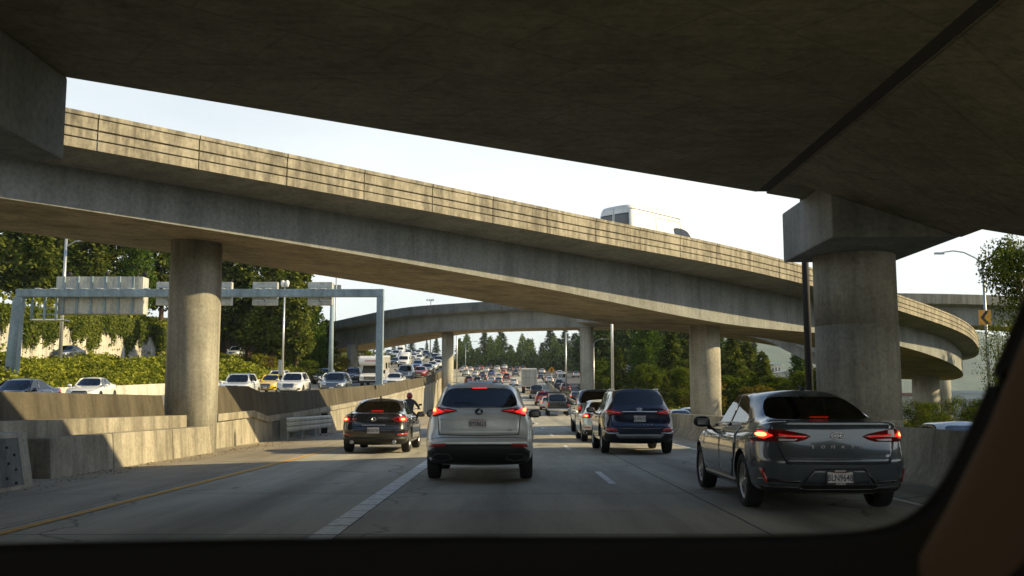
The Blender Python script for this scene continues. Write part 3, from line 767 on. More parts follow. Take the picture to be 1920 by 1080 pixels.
def make_santafe():
    t = assemble('suv_b', 'suv', 'navy', doors=doorset(-1.10, -.25, .98, .42, 1.06), spec=dict(pillar=[strips([(-.25, 1.08), (-.38, 1.54)], .10), strips([(-.86, 1.09), (-.94, 1.54)], .06)], parts=SF_PARTS + front_suv(.94), dark_mirror=True, mirror=(1.02, .80, 1.12), cabin=(-1.9, .95), rear_seat=-.85))
    sk = SK['suv_b']['sk']
    plate(t, sk, 0, .91, 'BLW4112', bits='WASHINGTON')
    e = fitted(sk, ringpolys(0, 1.14, .075, .04, .011), 'rear', .014); eo = e.build('emblem', M['chrome'], t)
    fitted(sk, strips([(-.030, 1.115), (-.018, 1.165)], .012) + strips([(.020, 1.115), (.034, 1.165)], .012) + strips([(-.026, 1.136), (.028, 1.145)], .011), 'rear', .015).build('emblem_mark', M['chrome'], eo)
    loc = sk.hit('rear', 0, .765)[0]
    for i, ch in enumerate('SANTAFE'):
        x = -.30 + i*.1; text_rear(ch, .045, x, loc.y - .008, .765, M['chrome'], 'tailgate_letter', t, 0, 1.2)
    for s in (1, -1):
        r = MB(); r.tube([(s*x, y, sk.hit('top', s*x, y)[0].z + dz) for x, y, dz in ((.58, -1.55, 0), (.59, -1.40, .045), (.61, -.6, .05), (.60, -.02, .045), (.59, .10, 0))], .019, 8); r.build('roof_rail', M['alum'], t)
    f = MB(); f.prism([(-1.72, 1.65), (-1.50, 1.68), (-1.66, 1.75)], -.02, .02, 'x'); f.build('roof_antenna', M['black'], t)
    return t

hM = 2.33
skin_parts('sedan_b', sedan_rings(hM, .898, 1.445, 1.06), 1.797, (-1.36, 1.36), .325, glassm='glass_clear')
MZ_PARTS = [
  ('taillight', [[(.44, .90), (.62, .955), (.86, .985), (.89, .90), (.85, .815), (.66, .80), (.52, .84)]], 'rear', 'tail', True, .012,
     [('brake_lamp', ringpolys(.74, .885, .085, .06, .028, 16), 'tail_on', .018), ('brake_glow', [oval(.74, .885, .05, .028, 10)], 'tail_core', .018)]),
  ('trunk_gap', [p for s in (1, -1) for p in strips([(s*.56, .84), (s*.50, .70), (0, .70)], .012)], 'rear', 'seam', False, .003),
  ('trunk_trim', strips([(-.30, .735), (.30, .735)], .014), 'rear', 'chrome', False, .010),
  ('reflector', [[(.60, .47), (.86, .49), (.86, .53), (.62, .51)]], 'rear', 'reflector', True, .012),
  ('rear_diffuser', [[(-.78, .25), (.78, .25), (.86, .42), (-.86, .42)]], 'rear', 'black', False, .008),
]
def make_mazda():
    t = assemble('sedan_b', 'sedan', 'darkbrown', doors=doorset(-1.08, -.12, .96, .33, .95), spec=dict(pillar=[strips([(-.12, 1.0), (-.27, 1.385)], .09)], parts=MZ_PARTS + front_sedan(.9), dark_mirror=True, mirror=(.97, .72, .99), shelf=(-1.7, -1.1, .95), rear_seat=-.76))
    sk = SK['sedan_b']['sk']
    plate(t, sk, 0, .60, 'BKR3704')
    e = fitted(sk, ringpolys(0, .885, .068, .052, .010), 'rear', .012); eo = e.build('emblem', M['chrome'], t)
    fitted(sk, strips([(-.060, .905), (-.02, .885), (0, .87), (.02, .885), (.060, .905)], .010), 'rear', .013).build('emblem_mark', M['chrome'], eo)
    b = MB(); loc = sk.hit('rear', 0, 1.12)[0]; b.box(-.16, .16, loc.y + .02, loc.y + .05, 1.085, 1.115); b.build('high_brake_light', M['tail_on'], t)
    for s in (1, -1):
        x = MB(); y = -hM - .0
        prof = [(-.02, .05), (.05, .05), (.05, .038), (-.02, .038)]
        x.tube([(s*.55, y - .03, .30), (s*.55, y + .2, .30)], .05, 14); x.build('exhaust_pipe', M['chrome'], t)
    f = MB(); f.prism([(-.95, 1.43), (-.75, 1.44), (-.90, 1.50)], -.018, .018, 'x'); f.build('roof_antenna', M['black'], t)
    return t

hP = 2.95
skin_parts('pickup', pickup_rings(hP, 1.01, 1.93), 2.02, (-1.75, 1.92), .41, glassm='glass_dark', win={(0, 1): 1, (1, 2): 1, (4, 5): 3, (5, 6): 3, (6, 7): 3, (7, 8): 3, (10, 11): 2, (11, 12): 2})
PK_PARTS = [
  ('tailgate', [[(-.80, .72), (.80, .72), (.80, 1.27), (-.80, 1.27)]], 'rear', 'paint', False, .008, [('tailgate_handle', [rrect(0, 1.16, .24, .09)], 'black', .014)]),
  ('tailgate_gap', [p for s in (1, -1) for p in strips([(s*.815, 1.28), (s*.815, .71), (0, .705)], .016)], 'rear', 'seam', False, .003),
  ('taillight', [[(.83, .84), (.965, .86), (.965, 1.22), (.84, 1.24)]], 'rear', 'tail', True, .012, [('brake_lamp', [[(.85, 1.05), (.95, 1.05), (.95, 1.19), (.86, 1.20)]], 'tail_dim', .018)]),
  ('rear_bumper', [[(-.98, .50), (.98, .50), (.98, .68), (-.98, .68)]], 'rear', 'chrome', False, .05),
  ('number_plate', [rrect(0, .60, .30, .14)], 'rear', 'plate', False, .06),
  ('headlight', [[(.52, .90), (.94, .92), (.95, 1.12), (.58, 1.12)]], 'front', 'head', True),
  ('grille', [[(-.52, 1.15), (-.52, .78), (.52, .78), (.52, 1.15)]], 'front', 'black_gloss', False, .006, [('grille_bar', [p for z in (1.06, .97, .88) for p in strips([(-.5, z), (.5, z)], .03)], 'chrome', .012)]),
  ('front_bumper', [[(-.95, .52), (.95, .52), (.95, .74), (-.95, .74)]], 'front', 'chrome', False, .04),
]
def make_pickup(col='grey'):
    return assemble('pickup', 'pickup_truck', col, wd=.27, spokes=6, doors=doorset(-.82, .15, 1.25, .58, 1.20, rear_arch=-.82), spec=dict(parts=PK_PARTS, dark_mirror=True, mirror=(1.15, 1.05, 1.36), cabin=(-.9, 1.3), rear_seat=-.45))

GEN_SEDAN_REAR = MZ_PARTS[:3] + [('number_plate', [rrect(0, .60, .30, .14)], 'rear', 'plate', False, .012)] + MZ_PARTS[3:]
GEN_SUV_REAR = SF_PARTS + [('number_plate', [rrect(0, .91, .30, .14)], 'rear', 'plate', False, .016)]
def make_gsedan():
    return assemble('sedan_b', 'sedan', 'white', doors=doorset(-1.08, -.12, .96, .33, .95), spec=dict(pillar=[strips([(-.12, 1.0), (-.27, 1.385)], .09)], parts=GEN_SEDAN_REAR + front_sedan(.9), mirror=(.97, .72, .99), rear_seat=-.76))
def make_gsuv():
    return assemble('suv_b', 'suv', 'white', doors=doorset(-1.10, -.25, .98, .42, 1.06), spec=dict(pillar=[strips([(-.25, 1.08), (-.38, 1.54)], .10), strips([(-.86, 1.09), (-.94, 1.54)], .06)], parts=GEN_SUV_REAR + front_suv(.94), mirror=(1.02, .80, 1.12), cabin=(-1.9, .95), rear_seat=-.85))
skin_parts('van', van_rings(2.95, 1.0, 2.6), 2.0, (-1.7, 1.9), .36, win=VANWIN, glassm='glass_dark')
VAN_PARTS = [
  ('headlight', [[(.55, .80), (.92, .84), (.94, 1.06), (.62, .98)]], 'front', 'head', True),
  ('grille', [[(-.5, .95), (-.5, .72), (.5, .72), (.5, .95)]], 'front', 'black_gloss', False, .006, [('grille_bar', [p for z in (.87, .80) for p in strips([(-.47, z), (.47, z)], .025)], 'chrome', .012)]),
  ('front_bumper', [[(-.9, .36), (.9, .36), (.9, .62), (-.9, .62)]], 'front', 'black', False, .02),
  ('front_plate', [rrect(0, .50, .30, .15)], 'front', 'plate', False, .03),
  ('taillight', [[(.86, 1.0), (.96, 1.0), (.96, 1.5), (.88, 1.5)]], 'rear', 'tail', True, .012),
  ('rear_bumper', [[(-.95, .42), (.95, .42), (.95, .60), (-.95, .60)]], 'rear', 'black', False, .04),
  ('rear_window', [[(.06, 1.48), (.80, 1.48), (.74, 2.22), (.06, 2.22)]], 'rear', 'glass_solid', True, .008),
  ('side_trim', strips([(-2.75, 2.40), (.95, 2.36)], .035), 'right', 'seam', False, .006),
  ('side_trim', strips([(-2.75, 2.40), (.95, 2.36)], .035), 'left', 'seam', False, .006),
  ('sliding_door_gap', strips([(-1.2, 2.2), (.55, 2.2), (.55, .7), (-1.2, .7), (-1.2, 2.2)], .02), 'right', 'seam', False, .004),
  ('door_gap', strips([(0, .62), (0, 2.45)], .014), 'rear', 'seam', False, .004),
]
def make_van():
    return assemble('van', 'van', 'white', wd=.24, spec=dict(parts=VAN_PARTS, dark_mirror=True, mirror=(1.12, 1.45, 1.50), cabin=(.2, 1.9)), seats=False)

def make_rv():
    "motorhome: van cab, box body with a bed over the cab"
    t = empty('motorhome')
    tm, rm = wheels_for(.38, .26, 6, False); put_wheels(t, 2.1, (-1.9, 2.35), .38, .26, tm, rm)
    b = MB(); b.box(-1.18, 1.18, -3.6, 1.75, .55, 3.05); b.build('body', PAINT['white'], t, .10)
    o = MB(); o.prism([(1.6, 2.05), (2.75, 2.10), (3.12, 2.35), (3.05, 2.85), (2.6, 3.05), (1.6, 3.05)], -1.17, 1.17, 'x'); o.build('overcab', PAINT['white'], t, .12)
    c = MB(); c.prism([(1.6, .45), (3.55, .45), (3.66, .60), (3.62, 1.08), (3.35, 1.20), (2.78, 1.34), (2.25, 2.06), (1.6, 2.06)], -.98, .98, 'x'); c.build('cab', PAINT['white'], t, .09)
    g = MB(); g.add([(-.86, 2.83, 1.37), (.86, 2.83, 1.37), (.78, 2.33, 2.04), (-.78, 2.33, 2.04)], [(0, 1, 2, 3)]); g.build('windscreen', M['glass_solid'], t)
    for s in (1, -1):
        q = MB(); q.add([(s*.985, 1.85, 1.36), (s*.985, 2.70, 1.36), (s*.985, 2.25, 1.98), (s*.985, 1.85, 1.98)], [(0, 1, 2, 3)]); q.build('side_window', M['glass_solid'], t)
        h = MB(); h.box(s*.80-.15, s*.80+.15, 3.55, 3.66, .80, 1.05); h.build('headlight', M['head'], t, .02)
        
        for ya, yb in ((-.9, .3), (-2.9, -2.0)):
            w = MB(); w.box(s*1.185-.01, s*1.185+.01, ya, yb, 1.75, 2.35); w.build('side_window', M['glass_solid'], t)
        m = MB(); m.box(s*1.32-.09, s*1.32+.09, 2.35, 2.45, 1.30, 1.65); m.tube([(s*.98, 2.4, 1.35), (s*1.30, 2.4, 1.40)], .02, 6); m.build('wing_mirror', M['black'], t, .02)
    gr = MB(); gr.box(-.56, .56, 3.62, 3.675, .72, 1.04); go = gr.build('grille', M['black_gloss'], t, .015)
    gb = MB()
    for z in (.80, .88, .96): gb.box(-.50, .50, 3.672, 3.69, z-.012, z+.012)
    gb.build('grille_bar', M['chrome'], go)
    bp = MB(); bp.box(-.95, .95, 3.60, 3.72, .42, .64); bp.build('front_bumper', M['black'], t, .03)
    st = MB(); st.box(-.55, .55, 3.085, 3.115, 2.52, 2.62); st.build('stripe', M['ink_red'], t)
    return t
def make_boxtruck():
    t = empty('box_truck')
    tm, rm = wheels_for(.48, .5, 6, True); put_wheels(t, 2.4, (-2.6, 2.6), .48, .5, tm, rm)
    b = MB(); b.box(-1.28, 1.28, -4.0, 2.2, 1.15, 4.0); bo = b.build('cargo_box', M['sign_back'], t, .03)
    fr = MB()
    for a in ((-1.29, -1.17, 1.14, 4.01), (1.17, 1.29, 1.14, 4.01), (-1.17, 1.17, 3.88, 4.01), (-1.17, 1.17, 1.14, 1.26)): fr.box(a[0], a[1], -4.03, -3.99, a[2], a[3])
    fr.build('door_frame', M['alum'], bo)
    dg = MB(); dg.box(-.012, .012, -4.012, -4.0, 1.26, 3.88); dg.box(-1.17, 1.17, -4.012, -4.0, 2.55, 2.57); dg.build('door_gap', M['seam'], bo)
    c = MB(); c.box(-.45, .45, -3.9, 3.5, .75, 1.10); c.box(-1.2, 1.2, -3.98, -3.88, .45, .62); c.box(-1.15, -1.05, -3.95, -3.9, .6, 1.15); c.box(1.05, 1.15, -3.95, -3.9, .6, 1.15); c.build('chassis', M['black'], t)
    k = MB(); k.prism([(2.3, .6), (4.2, .6), (4.25, 1.6), (3.9, 2.6), (2.3, 2.7)], -1.15, 1.15, 'x'); k.build('cab', PAINT['white'], t, .08)
    for s in (1, -1):
        l = MB(); l.box(s*1.0-.12, s*1.0+.12, -4.02, -3.96, .95, 1.06); l.build('taillight', M['tail_dim'], t)
    return t
def make_flatbed():
    "open stake-bed lorry with a dark load board"
    t = make_pickup('black')
    r = MB()
    for s in (1, -1):
        r.tube([(s*.95, -2.85, 1.25), (s*.95, -2.85, 2.12)], .035, 8); r.tube([(s*.95, -.95, 1.25), (s*.95, -.95, 2.12)], .035, 8); r.tube([(s*.95, -2.85, 2.10), (s*.95, 1.2, 2.10)], .035, 8)
    r.tube([(-1.05, -2.85, 2.12), (1.05, -2.85, 2.12)], .035, 8); r.tube([(-1.05, -.95, 2.12), (1.05, -.95, 2.12)], .035, 8)
    r.build('ladder_rack', M['black'], t)
    return t
def repaint(t, old, new):
    for o in [t] + list(t.children_recursive):
        if o.type == 'MESH':
            for sl in o.material_slots:
                if sl.material == PAINT[old]: sl.link = 'OBJECT'; sl.material = PAINT[new]
# ------------------------------------------------------------------ heights and plan of the valley floor
MAIN = [(-200, 0), (75, 0), (91, .2), (110, .65), (125, 1.2), (146, 2.1), (165, 3.0), (200, 5.0), (235, 7.0), (270, 9.1), (300, 11.0), (330, 12.7), (360, 13.8), (400, 14.2), (900, 14.2)]
ONC = [(-200, .35), (20, .45), (40, .85), (65, 1.6), (100, 3.0), (129, 4.6), (187, 8.4), (240, 12.2), (300, 16.4), (330, 17.6), (380, 18.0), (900, 18)]
XW = [(-200, -8.9), (112, -8.9), (140, -9.4), (165, -10.6), (187, -12.2), (230, -16), (290, -22), (330, -27), (900, -27)]      # wall between the two roads
XO = [(-200, -27), (60, -27), (80, -25), (100, -21.5), (130, -22), (187, -27), (290, -46), (330, -54), (900, -54)]     # far edge of the oncoming road
UP = [(-200, 0), (40, 3.0), (93, 5.25), (137, 7.5), (200, 11.2), (300, 16.5), (900, 17)]
def zmain(y): return interp(MAIN, y)
def zonc(y): return interp(ONC, y)
def xw(y): return interp(XW, y)
def xo(y): return interp(XO, y)
def zup(y): return max(interp(UP, y), zonc(y) + .6)
def zright(y): return interp([(-200, -.6), (60, -.55), (100, -.2), (140, 1.2), (200, 4.6), (235, 6.6), (270, 8.7), (300, 10.6), (340, 12.6), (400, 13.6), (900, 14)], y)
def xup(y): return min(-38.0, xo(y) - 9)
YS = list(range(-60, 345, 5)) + [350, 370, 400, 450, 520, 650, 900, 1300, 1900, 2600, 3600, 5200]
def row(y):
    m, o, u, r_ = zmain(y) - .06, zonc(y) - .06, zup(y) - .06, zright(y) - .06
    xu, xl, xr = xup(y), xw(y), 7.2
    far = max(0, min(1, (y - 420) / 500))
    b = lambda z, t=-14: z + (t - z) * far
    return [(-3000, b(u + 60)), (-700, b(u + 40)), (-200, b(u + 18)), (-90, b(u + 9)), (-60, b(u + 5.4)), (xu - 7.3, b(u + 4.2)), (xu - 7.2, b(u)), (xu, b(u)), (xu + 1.2, b(u - .2)),
            (.55*xu + .45*xo(y), b(o + .60*(u-o) + .2)), (xo(y) - 1.4, b(o + .5)), (xo(y) - .6, b(o)), (xl - .25, b(o)), (xl - .15, b(m)), (-5.0, b(m)), (0, b(m)), (xr - .1, b(m)), (xr + .1, b(r_)), (14.5, b(r_)), (20, b(r_ - .1)),
            (26, b(r_ - .6)), (40, b(r_ - 1.5)), (70, b(-2)), (140, b(-6)), (400, -14), (1200, -14), (4000, -14)]
grass = None
def ground_mat():
    m, n, b = new_mat('rough_ground')
    tc = nd(n, 'ShaderNodeTexCoord'); v = tc.outputs['Object']
    c = ramp(n, noise(n, v, .35, 7, .7), [(.3, (.035, .045, .014)), (.5, (.075, .085, .022)), (.7, (.15, .13, .05))])
    c = mixc(n, .6, c, ramp(n, noise(n, v, 6, 5, .7), [(.3, .5), (.7, 1.2)]), 'MULTIPLY')
    n.links.new(c, b.inputs['Base Color']); b.inputs['Roughness'].default_value = 1; b.inputs['Specular IOR Level'].default_value = 0
    return m
M['ground'] = ground_mat()
def sheet(name, rows, ys, mat_, kind='structure'):
    vs, fs = [], []
    n = len(rows[0])
    for y, r_ in zip(ys, rows): vs += [(x, y, z) for x, z in r_]
    for i in range(len(ys) - 1):
        for k in range(n - 1): fs.append((i*n+k, i*n+k+1, (i+1)*n+k+1, (i+1)*n+k))
    mb = MB(); mb.add(vs, fs, 0, False); o = mb.build(name, mat_, fix=False); o['kind'] = kind; return o
sheet('ground', [row(y) for y in YS], YS, M['ground'])

def road_mat(name, base, lane_x=(), joint=4.6, tracks=()):
    m, n, b = new_mat(name)
    tc = nd(n, 'ShaderNodeTexCoord'); v = tc.outputs['Object']
    lo = tuple(c * .72 for c in base); hi = tuple(c * 1.2 for c in base)
    c = ramp(n, noise(n, v, .35, 7, .6, (2.2, .25, 1)), [(.3, lo), (.5, base), (.7, hi)])
    c = mixc(n, .6, c, ramp(n, noise(n, v, 38, 3, .8), [(.28, .5), (.66, 1.2)]), 'MULTIPLY')
    c = mixc(n, .6, c, ramp(n, noise(n, v, 1.3, 6, .6, (2.0, .22, 1)), [(.4, 1.0), (.68, .62)]), 'MULTIPLY')
    sx = nd(n, 'ShaderNodeSeparateXYZ'); n.links.new(v, sx.inputs[0])
    def line(sock, pos, wd):
        a = nd(n, 'ShaderNodeMath', operation='COMPARE'); n.links.new(sock, a.inputs[0]); a.inputs[1].default_value = pos; a.inputs[2].default_value = wd; return a.outputs[0]
    tot = None
    wob = nd(n, 'ShaderNodeMath', operation='MULTIPLY_ADD'); n.links.new(noise(n, v, .8, 3), wob.inputs[0]); wob.inputs[1].default_value = .05; n.links.new(sx.outputs[0], wob.inputs[2])
    for p in lane_x:
        l = line(wob.outputs[0], p, .016)
        tot = l if tot is None else (lambda a, b_: (n.links.new(a, b_.inputs[0]), n.links.new(l, b_.inputs[1]), b_.outputs[0])[2])(tot, nd(n, 'ShaderNodeMath', operation='MAXIMUM'))
    md = nd(n, 'ShaderNodeMath', operation='FLOORED_MODULO'); n.links.new(sx.outputs[1], md.inputs[0]); md.inputs[1].default_value = joint
    l = line(md.outputs[0], 1.0, .02)
    if tot is not None:
        x = nd(n, 'ShaderNodeMath', operation='MAXIMUM'); n.links.new(tot, x.inputs[0]); n.links.new(l, x.inputs[1]); l = x.outputs[0]
    c = mixc(n, l, c, tuple(q * .22 for q in base))
    for p in tracks:       # oil drip and tyre wear down the middle of each lane
        d = nd(n, 'ShaderNodeMath', operation='SUBTRACT'); n.links.new(wob.outputs[0], d.inputs[0]); d.inputs[1].default_value = p
        a = nd(n, 'ShaderNodeMath', operation='ABSOLUTE'); n.links.new(d.outputs[0], a.inputs[0])
        f = ramp(n, a.outputs[0], [(.0, .55), (.6, 1.0)])
        c = mixc(n, .8, c, f, 'MULTIPLY')
    # wandering cracks, broken up so that they come and go
    vo = nd(n, 'ShaderNodeTexVoronoi', feature='DISTANCE_TO_EDGE'); vo.inputs['Scale'].default_value = .16
    wp = nd(n, 'ShaderNodeVectorMath', operation='MULTIPLY_ADD'); tn = nd(n, 'ShaderNodeTexNoise'); tn.inputs['Scale'].default_value = .7; tn.inputs['Detail'].default_value = 6; n.links.new(v, tn.inputs['Vector'])
    n.links.new(tn.outputs['Color'], wp.inputs[0]); wp.inputs[1].default_value = (2.2, 2.2, 0); n.links.new(v, wp.inputs[2]); n.links.new(wp.outputs[0], vo.inputs['Vector'])
    ck = ramp(n, vo.outputs['Distance'], [(.0, 1.0), (.006, 0.0)]); mk = ramp(n, noise(n, v, .25, 3), [(.46, 0.0), (.53, .85)])
    mm = nd(n, 'ShaderNodeMath', operation='MULTIPLY'); n.links.new(ck, mm.inputs[0]); n.links.new(mk, mm.inputs[1])
    c = mixc(n, mm.outputs[0], c, tuple(q * .2 for q in base))
    # darker patched panels
    bp = nd(n, 'ShaderNodeTexBrick'); bp.inputs['Scale'].default_value = 1; bp.inputs['Brick Width'].default_value = 4.6; bp.inputs['Row Height'].default_value = 3.6; bp.inputs['Mortar Size'].default_value = 0
    bp.inputs['Color1'].default_value = (.86, .86, .86, 1); bp.inputs['Color2'].default_value = (1.08, 1.08, 1.08, 1)
    rt_ = nd(n, 'ShaderNodeMapping'); rt_.inputs['Rotation'].default_value = (0, 0, R(90)); rt_.inputs['Location'].default_value = (1, 1.7, 0); n.links.new(v, rt_.inputs[0]); n.links.new(rt_.outputs[0], bp.inputs['Vector'])
    c = mixc(n, .8, c, bp.outputs[0], 'MULTIPLY')
    n.links.new(c, b.inputs['Base Color']); b.inputs['Roughness'].default_value = .78; b.inputs['Specular IOR Level'].default_value = .4
    bump(n, b, noise(n, v, 60, 3, .8), .5, .006)
    return m
M['road'] = road_mat('main_road_concrete', (.42, .40, .32), (-5.3, -1.72, 2.62, 5.4), 4.6, (-3.4, -.1, 3.4))
M['road2'] = road_mat('oncoming_concrete', (.30, .285, .235), (-12.4, -16, -19.5), 5.0, (-14.2, -17.8))
M['asphalt'] = road_mat('side_asphalt', (.10, .10, .095), (), 60)
M['shoulder'] = road_mat('shoulder_dirt', (.34, .30, .225), (), 9)
ys = [y for y in YS if y <= 420]
sheet('main_road', [[(xw(y) + .02, zmain(y)), (-5.0, zmain(y)), (0, zmain(y)), (7.0, zmain(y))] for y in ys], ys, M['road'])
sheet('shoulder', [[(xw(y) + .03, zmain(y) + .004), (-5.42, zmain(y) + .004)] for y in ys if y <= 150], [y for y in ys if y <= 150], M['shoulder'])
sheet('oncoming_road', [[(xo(y) - .1, zonc(y)), (-14 if y < 180 else .5*(xo(y)+xw(y)), zonc(y)), (xw(y) - .3, zonc(y))] for y in ys], ys, M['road2'])
sheet('upper_road', [[(xup(y) - 7.0, zup(y)), (xup(y) + .2, zup(y))] for y in ys], ys, M['asphalt'])
sheet('side_road', [[(7.45, zright(y)), (15.5 if y < 180 else 22, zright(y))] for y in ys], ys, M['asphalt'])

# ------------------------------------------------------------------ painted lines
def worn(name, col, dens=.55):
    m, n, b = new_mat(name)
    tc = nd(n, 'ShaderNodeTexCoord'); v = tc.outputs['Object']
    c = ramp(n, noise(n, v, 9, 6, .75), [(.34, tuple(q * .62 for q in col)), (dens, col)])
    n.links.new(c, b.inputs['Base Color']); b.inputs['Roughness'].default_value = .7
    return m
M['line_white'] = worn('line_white', (.80, .81, .76)); M['line_yellow'] = worn('line_yellow', (.66, .34, .03), .60)
def line_sheet(name, x, y0, y1, wd, mat_, zf, gap=None, step=5):
    mb = MB(); y = y0
    while y < y1 - .01:
        ye = min(y1, y + step)
        a, b = (y, ye - (gap or 0))
        mb.add([(x-wd/2, a, zf(a)+.008), (x+wd/2, a, zf(a)+.008), (x+wd/2, b, zf(b)+.008), (x-wd/2, b, zf(b)+.008)], [(0, 1, 2, 3)]); y = ye
    o = mb.build(name, mat_); o['kind'] = 'structure'; return o
line_sheet('lane_line', -1.86, 2, 160, .25, M['line_white'], zmain, .06, .74)
line_sheet('edge_line_yellow', -5.14, 0, 200, .13, M['line_yellow'], zmain)
line_sheet('edge_line_white', 5.25, 0, 200, .12, M['line_white'], zmain)
mb = MB()
for k in range(17):
    y = 4.2 + 12.19 * k
    for j in range(4):
        a = y + j * .76; b = a + .72
        mb.add([(1.58, a, zmain(a)+.008), (1.70, a, zmain(a)+.008), (1.70, b, zmain(b)+.008), (1.58, b, zmain(b)+.008)], [(0, 1, 2, 3)])
mb.build('lane_dashes', M['line_white'])['kind'] = 'structure'
mb = MB()
for xx in (-12.4, -15.9, -19.4):
    for k in range(26):
        y = 20 + 12.19 * k
        if xx < xo(y) + 2 or y > 300: continue
        dx = (xw(y) + 8.9) * 1.0
        mb.add([(xx-.07+dx, y, zonc(y)+.008), (xx+.07+dx, y, zonc(y)+.008), (xx+.07+dx, y+3, zonc(y+3)+.008), (xx-.07+dx, y+3, zonc(y+3)+.008)], [(0, 1, 2, 3)])
mb.build('oncoming_lane_dashes', M['line_white'])['kind'] = 'structure'
# grit and leaf litter along the shoulder
rnd = random.Random(4)
mb = MB()
for i in range(1500):
    y = rnd.uniform(14, 60); x = xw(y) + .72 + abs(rnd.gauss(0, .42)) + .25*math.sin(y*1.7)**2; s = rnd.uniform(.006, .02) * (2.6 if rnd.random() < .05 else 1); z = .006
    mb.add([(x-s, y-s, z), (x+s, y-s*.6, z), (x+s*.2, y+s, z), (x, y, z+s*.9)], [(0, 1, 3), (1, 2, 3), (2, 0, 3)])
tag(mb.build('leaf_litter', simple('litter', (.17, .125, .07), .95)), kind='stuff')

# ------------------------------------------------------------------ walls and barriers
def wall_sweep(name, pts, sect, mat_, label, cat, parent=None, group=None):
    vs, fs = sweep(pts, sect); mb = MB(); mb.add(vs, fs); o = mb.build(name, mat_, parent)
    if label: tag(o, label, cat, group)
    return o
wy = [29.2 + 2 * k for k in range(100)]
wpts = [(xw(y), y) for y in wy]
mw = empty('retaining_wall', (xw(29), 29, 0)); tag(mw, 'long retaining wall with dark rough parapet rising beside the yellow line past the thick column', 'wall')
def rel(o, root): o.parent = root; o.location = -root.location; return o
def ztop(y): return zonc(y) + .92 + (.25 if y < 34 else .0)
rel(wall_sweep('wall', wpts, lambda i: [(-.30, -.3), (.34, -.3), (.28, ztop(wy[i])-1.02), (-.30, ztop(wy[i])-1.02)], M['conc_wall'], None, None), mw)
rel(wall_sweep('coping', wpts, lambda i: [(-.28, ztop(wy[i])-1.015), (.36, ztop(wy[i])-1.015), (.36, ztop(wy[i])-.80), (-.28, ztop(wy[i])-.80)], M['conc_wall'], None, None), mw)
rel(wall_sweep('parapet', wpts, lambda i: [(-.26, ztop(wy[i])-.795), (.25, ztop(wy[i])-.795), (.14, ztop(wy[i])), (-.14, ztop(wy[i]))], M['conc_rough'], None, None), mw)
# near stretch: stepped wall
nw = empty('stepped_wall', (-9.4, 14, 0)); tag(nw, 'dark rough wall with a concrete step at its foot, ending at the thick column', 'wall')
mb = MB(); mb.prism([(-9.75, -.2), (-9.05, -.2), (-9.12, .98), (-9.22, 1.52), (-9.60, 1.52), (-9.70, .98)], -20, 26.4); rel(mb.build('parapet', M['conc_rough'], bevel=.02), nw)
mb = MB(); mb.prism([(-9.0, -.2), (-8.52, -.2), (-8.58, 1.0), (-9.04, 1.0)], -20, 27.2); rel(mb.build('wall_step', M['conc_wall'], bevel=.015), nw)
ys_b = [(17.6, 20.35), (20.39, 23.9), (23.94, 27.0)]
for i, (a, b) in enumerate(ys_b):
    mb = MB(); mb.prism([(-8.50, -.05), (-8.02, -.05), (-8.08, .70), (-8.48, .70)], a, b)
    tag(mb.build('barrier_block', M['conc_wall'], bevel=.02), ['concrete barrier block nearest the camera, just past the bolted barrier end', 'middle concrete barrier block at the foot of the stepped wall', 'sunlit concrete barrier block against the thick column'][i], 'barrier', 'barrier blocks along the stepped wall')
be = empty('barrier_end', (-7.8, 13, 0)); tag(be, 'grey concrete barrier end with a bolted steel plate at the left edge of the shoulder', 'barrier')
mb = MB(); mb.prism([(-8.15, 0), (-7.46, 0), (-7.62, .86), (-8.02, .86)], 9.5, 15.8); rel(mb.build('block', M['conc_col'], bevel=.03), be)
mb = MB(); Mx = Matrix.Translation((-7.525, 0, .43)) @ Matrix.Rotation(R(-10.5), 4, 'Y'); mb.box(-.008, .008, 12.6, 15.45, -.36, .36, 0, Mx); pl_ = rel(mb.build('steel_plate', M['conc_dark']), be)
for k, (yy, zz) in enumerate(((15.05, .22), (15.25, .10), (15.05, -.02), (15.25, -.12), (14.95, -.24), (15.2, -.32))):
    mb = MB(); p = Mx @ Vector((0, yy, zz)); mb.tube([p, p + Vector((.03, 0, .005))], .02, 8); b_ = mb.build('bolt', M['rubber']); b_.parent = pl_
# jersey barrier on the right
jb = MB(); prof = [(7.05, 0), (7.12, .08), (7.28, .33), (7.36, .88), (7.52, .88), (7.60, .33), (7.76, .08), (7.83, -.62), (7.05, -.1)]
vs, fs = [], []
jy = [y for y in range(-10, 200, 5)]
for y in jy: vs += [(x - .40, y, z + zmain(y)) for x, z in prof]
n_ = len(prof)
for i in range(len(jy)-1):
    for k in range(n_): fs.append((i*n_+k, i*n_+(k+1) % n_, (i+1)*n_+(k+1) % n_, (i+1)*n_+k))
fs += [tuple(range(n_)), tuple(reversed(range((len(jy)-1)*n_, len(jy)*n_)))]
jb.add(vs, fs); tag(jb.build('jersey_barrier', M['conc_wall']), 'long low concrete barrier on the right, passing the column behind the grey sedan', 'barrier')
# low wall at the far edge of the oncoming road
py_ = [y for y in range(-20, 200, 4)]
tag(wall_sweep('roadside_barrier', [(xo(y) - .35, y) for y in py_], lambda i: [(-.2, zonc(py_[i])-.2), (.25, zonc(py_[i])-.2), (.12, zonc(py_[i])+.82), (-.12, zonc(py_[i])+.82)], M['conc_pale'], None, None), 'pale low concrete barrier at the foot of the ivy slope beside oncoming cars', 'barrier')
